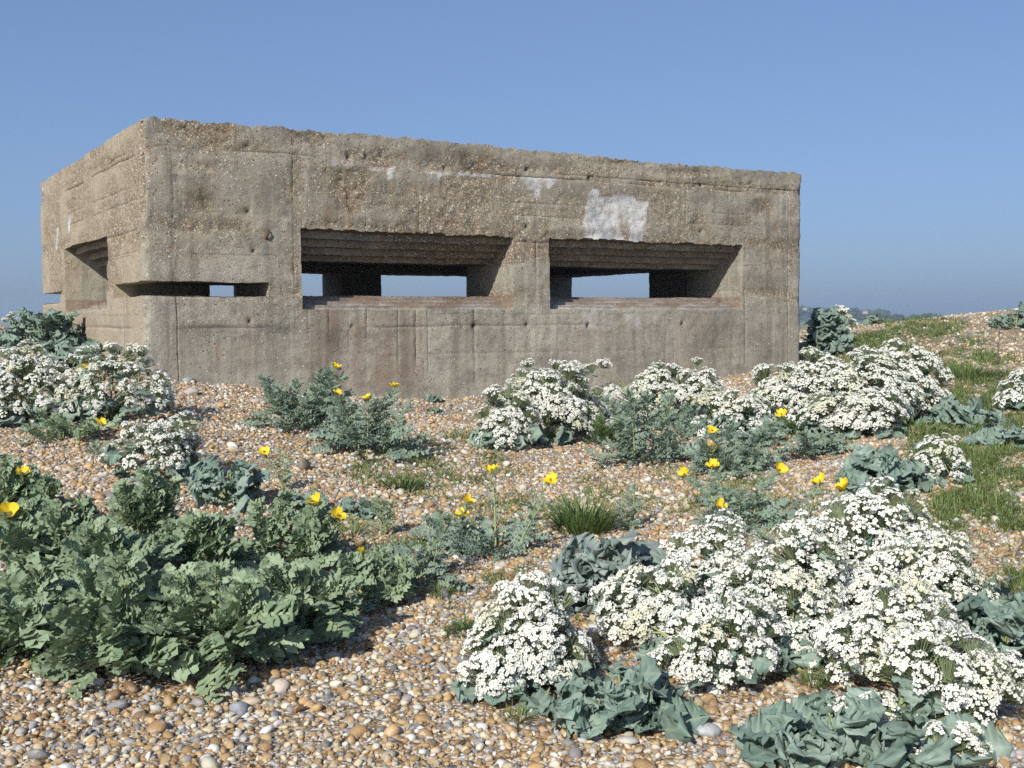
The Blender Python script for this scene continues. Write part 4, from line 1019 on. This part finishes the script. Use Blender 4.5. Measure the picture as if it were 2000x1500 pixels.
poppy_plant('leaning poppy with two yellow flowers on bare shingle', (1572, 1040), 20, [(1560, 985)], [(1603, 942), (1650, 957)], .07, 5, 'f', seed=22, silver=True, usize=.055, dense=.6)
poppy_plant('silvery flowerless poppy in front of the widest flowering kale', (1590, 892), 58, [(1570, 848), (1640, 850), (1600, 850)], (), .16, 32, 'f', seed=23, silver=True, usize=.08)
poppy_plant('thin flowerless poppy right of the bright green tuft', (1228, 1038), 22, [(1236, 945), (1215, 985), (1250, 990)], (), .08, 6, 'f', seed=24, silver=True, usize=.055, dense=.7)
poppy_plant('low poppy with one yellow flower below the big left kale', (135, 860), 90, [(80, 805), (120, 815), (170, 830)], [(196, 827)], .15, 40, 'f', seed=25, usize=.08)
poppy_plant('poppy flower stalk rising between the two big left kales', (168, 812), 22, [(150, 770), (180, 760)], [(166, 719)], .13, 8, 'b', seed=26, usize=.085)
poppy_plant('small flat poppy rosette on bare shingle at left', (190, 893), 26, [(186, 862)], (), .09, 12, 'f', seed=27, silver=True, usize=.05)
poppy_plant('two thin poppy stalks behind the one flower facing up', (745, 1050), 30, [(738, 975), (765, 985)], (), .07, 6, 'f', seed=28, usize=.055, dense=.8)
poppy_plant('thin poppy stalks on bare shingle near the right edge', (1862, 1110), 28, [(1842, 1050), (1888, 1060)], (), .07, 6, 'f', seed=29, silver=True, usize=.05, dense=.6)
poppy_plant('flowerless poppy shoots below the two yellow flowers', (620, 1105), 40, [(640, 1060), (600, 1070)], (), .12, 8, 'b', seed=30)
poppy_plant('grey-green poppy leaves under the second opening kale', (1500, 870), 50, [(1500, 830), (1540, 840)], (), .14, 12, 'f', seed=31, silver=True, usize=.08)
poppy_plant('small silvery poppy beside the left end of the foreground kale', (1520, 1075), 30, (), (), .10, 12, 'f', seed=32, silver=True)

# ------------------------------------------------------------------ grasses and weeds
def blade(acc, p, d, L, wd, droop, tint, up=np.array([0, 0, 1.])):
    d = norm(d); s = norm(np.cross(d, up) + 1e-4) * wd
    t = np.array([0, .4, .75, 1.0]); c = p + d * (L * t)[:, None] - np.array([0, 0, 1]) * (droop * L * t ** 2)[:, None]
    w = np.array([1, .85, .5, .04])
    V = np.concatenate([c + s * w[:, None], c - s * w[:, None]])
    acc.add(V, F4=[(0, 1, 5, 4), (1, 2, 6, 5), (2, 3, 7, 6)], tint=tint)
def tuft(name, label, cat, base, hw, h, n, mat, wd=.003, tint=(.1, .5), spread=.6, seed=0, group=None, leafy=False):
    r = np.random.default_rng(3000 + seed); o3 = at(*base); mpp = o3[1] / FPX; rad = hw * mpp; H = h * mpp
    a = Acc(); root = tag(empty(name, o3), label, cat, group)
    for i in range(n):
        th = r.uniform(0, 6.283); q = math.sqrt(r.random()); p = o3 + np.array([math.cos(th), math.sin(th), 0]) * rad * q * .75; p[2] = gz1(p[0], p[1])
        d = np.array([math.cos(th) * spread * (q + .2), math.sin(th) * spread * (q + .2), 1]) + r.normal(0, .22, 3)
        if leafy:
            p = p + [0, 0, H * r.uniform(0, .9) * (1 - q ** 2 * .7)]
            put_leaf(a, PF[int(r.integers(8))], p, d, [0, 0, 1] + r.normal(0, .5, 3), H * r.uniform(.3, .6), r.random())
        else: blade(a, p, d, H * r.uniform(.6, 1.15), wd * r.uniform(.7, 1.3), r.uniform(.05, .4), r.uniform(*tint))
    link('foliage', a.mesh('foliage', [M[mat]], o3), root); return root
GT = 'green tufts growing in the shingle'
tuft('green_tuft', 'bright green spiky tuft in the centre of the shingle', 'tuft', (1140, 1040), 62, 92, 420, 'weed', .0042, (.4, 1.3), .8, 1, GT)
tuft('green_tuft', 'dark green narrow-leaved plantain tuft behind the silvery poppies', 'tuft', (785, 955), 52, 40, 160, 'weed', .005, (.0, .3), 1.3, 2, GT)
tuft('grass_tuft', 'thin grass tuft between the left clump and the silvery poppies', 'grass tuft', (690, 1048), 40, 45, 150, 'grass', .0016, (.2, .8), 1.0, 3, GT)
tuft('grass_tuft', 'thin grass tuft under the leaning silvery poppy stalks', 'grass tuft', (860, 1165), 36, 45, 140, 'grass', .0016, (.2, .7), 1.0, 4, GT)
tuft('grass_tuft', 'grass tuft left of the bottom right kale', 'grass tuft', (1590, 1345), 34, 60, 170, 'grass', .0015, (.2, .9), .8, 5, GT)
tuft('grass_tuft', 'grass tuft below the sparse flowering kale at the bottom', 'grass tuft', (1010, 1410), 40, 40, 90, 'grass', .0016, (.1, .7), 1.0, 6, GT)
tuft('grass_tuft', 'small yellowish grass tuft right of the rounded left kale', 'grass tuft', (372, 832), 18, 26, 60, 'grass', .003, (.3, .9), 1.0, 7, GT)
tuft('green_weed', 'bright green leafy weed between the widest kale and the grass', 'weed', (1560, 850), 30, 60, 60, 'weed', .004, (.2, .7), .9, 8, GT, True)
tuft('green_weed', 'leafy green weed under the right end of the widest flowering kale', 'weed', (1790, 850), 70, 30, 60, 'weed', .004, (.2, .7), 1.2, 9, GT, True)
tuft('shrub', 'bushy dark green weed on the bank beside the dead stalk', 'shrub', (1885, 738), 78, 52, 420, 'grass', .003, (.0, .55), .9, 10, GT)
tuft('green_weed', 'green weed clump at the right edge of the foreground', 'weed', (2000, 1270), 40, 100, 160, 'grass', .003, (.0, .5), .7, 11, GT)
tuft('green_weed', 'yellow-green creeping weed beside the front wall poppy', 'weed', (825, 865), 22, 35, 70, 'grass', .003, (.5, 1.0), .9, 12, GT)
tuft('grass_tuft', 'grass clump right of the white flower ball', 'grass tuft', (1900, 965), 40, 36, 160, 'grass', .0022, (.0, .5), 1.1, 13, GT)
tuft('grass_tuft', 'small grass clump near the white flower ball', 'grass tuft', (1915, 985), 34, 26, 110, 'grass', .0022, (.1, .5), 1.1, 14, GT)
tuft('green_weed', 'mossy green weed inside the feathery flowerless poppy', 'weed', (1185, 868), 40, 50, 90, 'weed', .003, (.4, 1.), .9, 15, GT, True)
# weed with small purple flowers
wd_ = tuft('purple_weed', 'low green weed with tiny purple flowers on the shingle', 'weed', (912, 1245), 52, 32, 130, 'weed', .003, (.1, .8), 1.2, 16, GT, True)
r = np.random.default_rng(77); o3 = np.array(wd_.location)
for i in range(11):
    a = Acc(); c = o3 + np.array([r.uniform(-.09, .11), r.uniform(-.07, .05), r.uniform(.03, .07)])
    for k in range(5):
        an = k * 1.2566; d = np.array([math.cos(an), math.sin(an) * .7, .5]); blade(a, c, d, .006, .0022, .1, r.random())
    link('flower', a.mesh('flower', [M['purple']], o3), wd_)
# dead stalk
a = Acc(); o3 = at(1945, 716); tp = unproj(1952, 642, np.array(o3[1])); tube(a, curve_pts(o3, tp, [.01, 0, 0], 7), np.linspace(.010, .004, 7), 6)
for k in range(7):
    b = o3 + (tp - o3) * r.uniform(.35, .95); tube(a, [b, b + np.array([r.uniform(-.06, .06), r.uniform(-.05, .05), r.uniform(.02, .07)])], [.003, .0015], 4)
tag(link('dead_stalk', a.mesh('dead_stalk', [M['dead']], o3), loc=o3), 'thin brown dead stalk standing on the right bank', 'dead stalk')
# fallen yellow petals
for px, py, lab in ((590, 902, 'fallen yellow petal near the dark brown stone'), (585, 872, 'fallen yellow petal behind the thin one-flowered poppy')):
    p = at(px, py); V, F = IV2 * [.022, .016, .003] * (1 + (fbm(IV2, 1.5, 3, 2) - .5)[:, None] * .6), IF2
    V = V + np.array([0, 0, 1]) * (.012 * (V[:, 0:1] / .022) ** 2)
    tag(link('fallen_petal', mkmesh('fallen_petal', V, [F], [M['yellow']], {'tint': np.full(len(V), .6)}), loc=(p[0], p[1], p[2] + .015)), lab, 'petal', 'fallen poppy petals')
# grass mats: one mass
r = np.random.default_rng(31); a = Acc(); VV, FF, TT, nb = [], [], [], 0
for cx, cy, hx, hy, w in GREEN:
    n_ = int(hx * hy * w * (0.28 if cx > 1550 else .10))
    for i in range(n_):
        th = r.uniform(0, 6.283); q = math.sqrt(r.random()) * 1.05
        px, py = cx + math.cos(th) * hx * q, cy + math.sin(th) * hy * q
        if vnoise(np.array([[px * .02, py * .05, 1]]), 1.0, 9)[0] + r.normal(0, .08) < .49: continue
        d = raydir(px, py)
        TT.append((px, py))
TT = np.array(TT)
def at_many(px, py):
    d = raydir(px, py); d = d / d[:, 1:2]; lo = np.full(len(px), 2.2); hit = np.full(len(px), np.nan)
    for t in np.arange(2.4, 30, .12):
        P = d * t + [0, 0, CZ]; b = np.isnan(hit) & (P[:, 2] < gz(P[:, 0], P[:, 1])); hit[b] = t
    ok = ~np.isnan(hit); P = d * np.nan_to_num(hit, nan=1)[:, None] + [0, 0, CZ]; P[:, 0] += rng.normal(0, .03, len(P)); P[:, 1] += rng.uniform(-.12, .06, len(P)); P[:, 2] = gz(P[:, 0], P[:, 1]); return P[ok]
GP = at_many(TT[:, 0], TT[:, 1])
GP = GP[~pillbox_inside(GP[:, 0], GP[:, 1], .05)]
for p in GP:
    sc = .6 + .5 * p[1] / 8
    big_ = r.random() ** 2; tn = r.uniform(0, .8)
    for k in range(int(7 + 12 * big_)):
        blade(a, p + r.normal(0, .022 + .02 * big_, 3) * [1, 1, 0], np.array([r.normal(0, .75), r.normal(0, .75), .8]), r.uniform(.02, .05 + .08 * big_) * sc, .0024 * sc, r.uniform(0, .6), np.clip(tn + r.normal(0, .2), 0, 1))
tag(link('grass', a.mesh('grass', [M['grass']])), 'short patchy green grass growing over the right side of the shingle', 'grass', kind='stuff')
print('grass', len(GP))

# ------------------------------------------------------------------ far land
def hill_strip(name, dist, pts, thick, mat, label):
    V = []
    for px, py in pts:
        c = unproj(px, py, np.array(float(dist))); V.append(c)
    V = np.array(V); n_ = len(V); prof = [(-thick, -8), (-thick * .5, .6), (0, 1), (thick * .6, .7), (thick, -8)]
    out = []
    for dy, k in prof:
        z = np.where(k == -8, -8, -3 + (V[:, 2] + 3) * k) if k != -8 else np.full(n_, -8.)
        out.append(np.stack([V[:, 0] * (1 + dy / dist), V[:, 1] + dy, z], -1))
    VV = np.concatenate(out); F = grid_faces(len(prof), n_)
    return tag(link(name, mkmesh(name, VV, [F], [mat])), label, 'hills', kind='structure')
M['hill'] = flat_mat('far_hill', (.055, .075, .035), (.10, .12, .06), .9, 0, .1, .02)
M['wood'] = flat_mat('far_wood', (.030, .045, .018), (.065, .085, .035), .9, 0, .1, .3)
hill_strip('hills', 1000, [(1100, 624), (1300, 618), (1450, 615), (1560, 612), (1640, 612), (1700, 613), (1730, 617), (1760, 623), (1900, 628), (2400, 630)], 120, M['hill'], 'low wooded hills on the horizon')
def woods(name, label, dist, lst, sz, dens, seed):
    r = np.random.default_rng(seed); VV, FF, TT, nb = [], [], [], 0
    for x0, x1, y0, y1, ym in lst: # pixel run, crown tops at each end, foot
        n_ = int((x1 - x0) * dens)
        for i in range(n_):
            f = r.random(); px = x0 + (x1 - x0) * f; top = y0 + (y1 - y0) * f + r.normal(0, 2.2); D = dist + r.normal(0, dist * .03)
            c = unproj(px, ym, np.array(D)); t = unproj(px, top, np.array(D)); h = max(t[2] - c[2], 2)
            for k in range(6):
                s = h * r.uniform(.2, .42); V = IV2 * (1 + (vnoise(IV2 + r.random() * 50, 2.2, 5) - .5)[:, None] * .9) * s * [1.0, 1.0, .8]
                VV.append(V + c + np.array([r.normal(0, h * .22), r.normal(0, h * .2), h * r.uniform(.25, .85) - s * .1])); FF.append(IF2 + nb); nb += len(V); TT.append(np.full(len(V), r.random()))
    tag(link(name, mkmesh(name, np.concatenate(VV), [np.concatenate(FF)], [M['wood']], {'tint': np.concatenate(TT)})), label, 'trees', kind='stuff')
woods('woods', 'hazy blue line of trees along the far hill', 980, [(1400, 1560, 604, 602, 616), (1560, 1680, 601, 604, 616), (1680, 1735, 606, 606, 618), (1730, 1765, 612, 618, 624)], 8, .30, 1)
woods('hedge_trees', 'nearer dark tree belt at the foot of the far hill', 620, [(1655, 1700, 613, 613, 624), (1700, 1830, 614, 616, 625), (1830, 2300, 618, 622, 628)], 5, .22, 2)
# houses among the far trees
def house(px, py, wdt, label):
    c = unproj(px, py, np.array(955.)); root = tag(empty('house', c), label, 'house', 'pale houses among the far trees')
    m, nt = newmat('house_wall'); nn = N(nt); nn.out(nn.principled(nn.mix(nn.noise(nn.objco(), .8, 2), (.40, .35, .31), (.46, .43, .40)), .8))
    m2, nt2 = newmat('house_roof'); nn = N(nt2); nn.out(nn.principled(nn.mix(nn.noise(nn.objco(), 1.2, 2), (.20, .12, .10), (.16, .10, .08)), .8))
    h, dp = wdt * .5, wdt * .7
    V = np.array([(x * wdt / 2, y * dp / 2, z * h) for z in (0, 1) for y in (-1, 1) for x in (-1, 1)])
    link('wall', mkmesh('wall', V, [np.array([(0, 1, 5, 4), (1, 3, 7, 5), (3, 2, 6, 7), (2, 0, 4, 6)])], [m], smooth=False), root)
    e = .55
    Vr = np.array([(-wdt * e, -dp * e, h), (wdt * e, -dp * e, h), (wdt * e, dp * e, h), (-wdt * e, dp * e, h), (-wdt * e, 0, h * 1.75), (wdt * e, 0, h * 1.75)])
    link('roof', mkmesh('roof', Vr, [np.array([(0, 1, 5, 4), (2, 3, 4, 5), (3, 2, 1, 0)]), np.array([(0, 4, 3), (1, 2, 5)])], [m2], smooth=False), root)
house(1658, 612, 3.6, 'pale house half hidden in trees, left of the others on the far hill')
house(1689, 613, 4, 'pale house with reddish roof, right of the others on the far hill')
house(1572, 606, 3.2, 'pale house on the far hill right next to the pillbox wall')

# ------------------------------------------------------------------ air
HAZE = True
if HAZE:
    m, nt = newmat('haze'); nn = N(nt)
    v = nn.node('ShaderNodeVolumePrincipled'); v.inputs['Color'].default_value = (.62, .76, 1.0, 1); v.inputs['Density'].default_value = .0006; v.inputs['Anisotropy'].default_value = .3
    o = nn.node('ShaderNodeOutputMaterial'); nt.links.new(v.outputs[0], o.inputs['Volume'])
    B = np.array([(x, y, z) for z in (-9.5, 22) for y in (-60, 1500) for x in (-900, 900)], float)
    hz = link('haze', mkmesh('haze', B, [np.array([(0, 2, 3, 1), (4, 5, 7, 6), (0, 1, 5, 4), (1, 3, 7, 5), (3, 2, 6, 7), (2, 0, 4, 6)])], [m], smooth=False))
    tag(hz, 'thin pale haze over the far land', 'haze', kind='stuff'); hz.display_type = 'WIRE'

# ------------------------------------------------------------------ sky, sun, camera
w = bpy.data.worlds.new('World'); scene.world = w; w.use_nodes = True
nt = w.node_tree; nt.nodes.clear(); nn = N(nt)
sky = nn.node('ShaderNodeTexSky', sky_type='NISHITA'); sky.sun_disc = False
sky.sun_elevation = math.asin(SUN[2]); sky.sun_rotation = math.atan2(SUN[0], SUN[1])
sky.altitude = 0; sky.air_density = .8; sky.dust_density = 1.6; sky.ozone_density = 5.0
bg = nn.node('ShaderNodeBackground'); bg.inputs['Strength'].default_value = .15
gm = nn.node('ShaderNodeGamma'); gm.inputs['Gamma'].default_value = .6; nt.links.new(sky.outputs[0], gm.inputs[0])
nt.links.new(nn.mix(1.0, gm.outputs[0], (.67, .79, 1.0), 'MULTIPLY'), bg.inputs[0]); o = nn.node('ShaderNodeOutputWorld'); nt.links.new(bg.outputs[0], o.inputs[0])
sl = bpy.data.lights.new('sun', 'SUN'); sl.energy = 3.6; sl.angle = R(.5); sl.color = (1, .965, .90)
so = bpy.data.objects.new('sun', sl); COL.objects.link(so); so.rotation_euler = Vector(SUN).to_track_quat('Z', 'Y').to_euler(); so.location = (0, 0, 30)
cam = bpy.data.cameras.new('camera'); co = bpy.data.objects.new('camera', cam); COL.objects.link(co)
cam.sensor_width = 36; cam.lens = FPX / 2000 * 36; cam.clip_end = 9000; cam.clip_start = .05
co.matrix_world = Matrix.Translation((0, 0, CZ)) @ Matrix.Rotation(math.pi / 2 - PITCH, 4, 'X') @ Matrix.Rotation(-ROLL, 4, 'Z')
scene.camera = co
vs = scene.view_settings; vs.view_transform = 'Standard'; vs.look = 'None'; vs.exposure = .63; vs.gamma = 1
scene.render.engine = 'CYCLES'; cy = scene.cycles
cy.max_bounces = 6; cy.diffuse_bounces = 2; cy.glossy_bounces = 2; cy.transmission_bounces = 3; cy.volume_bounces = 1; cy.transparent_max_bounces = 4
cy.use_denoising = False; cy.sample_clamp_indirect = 3
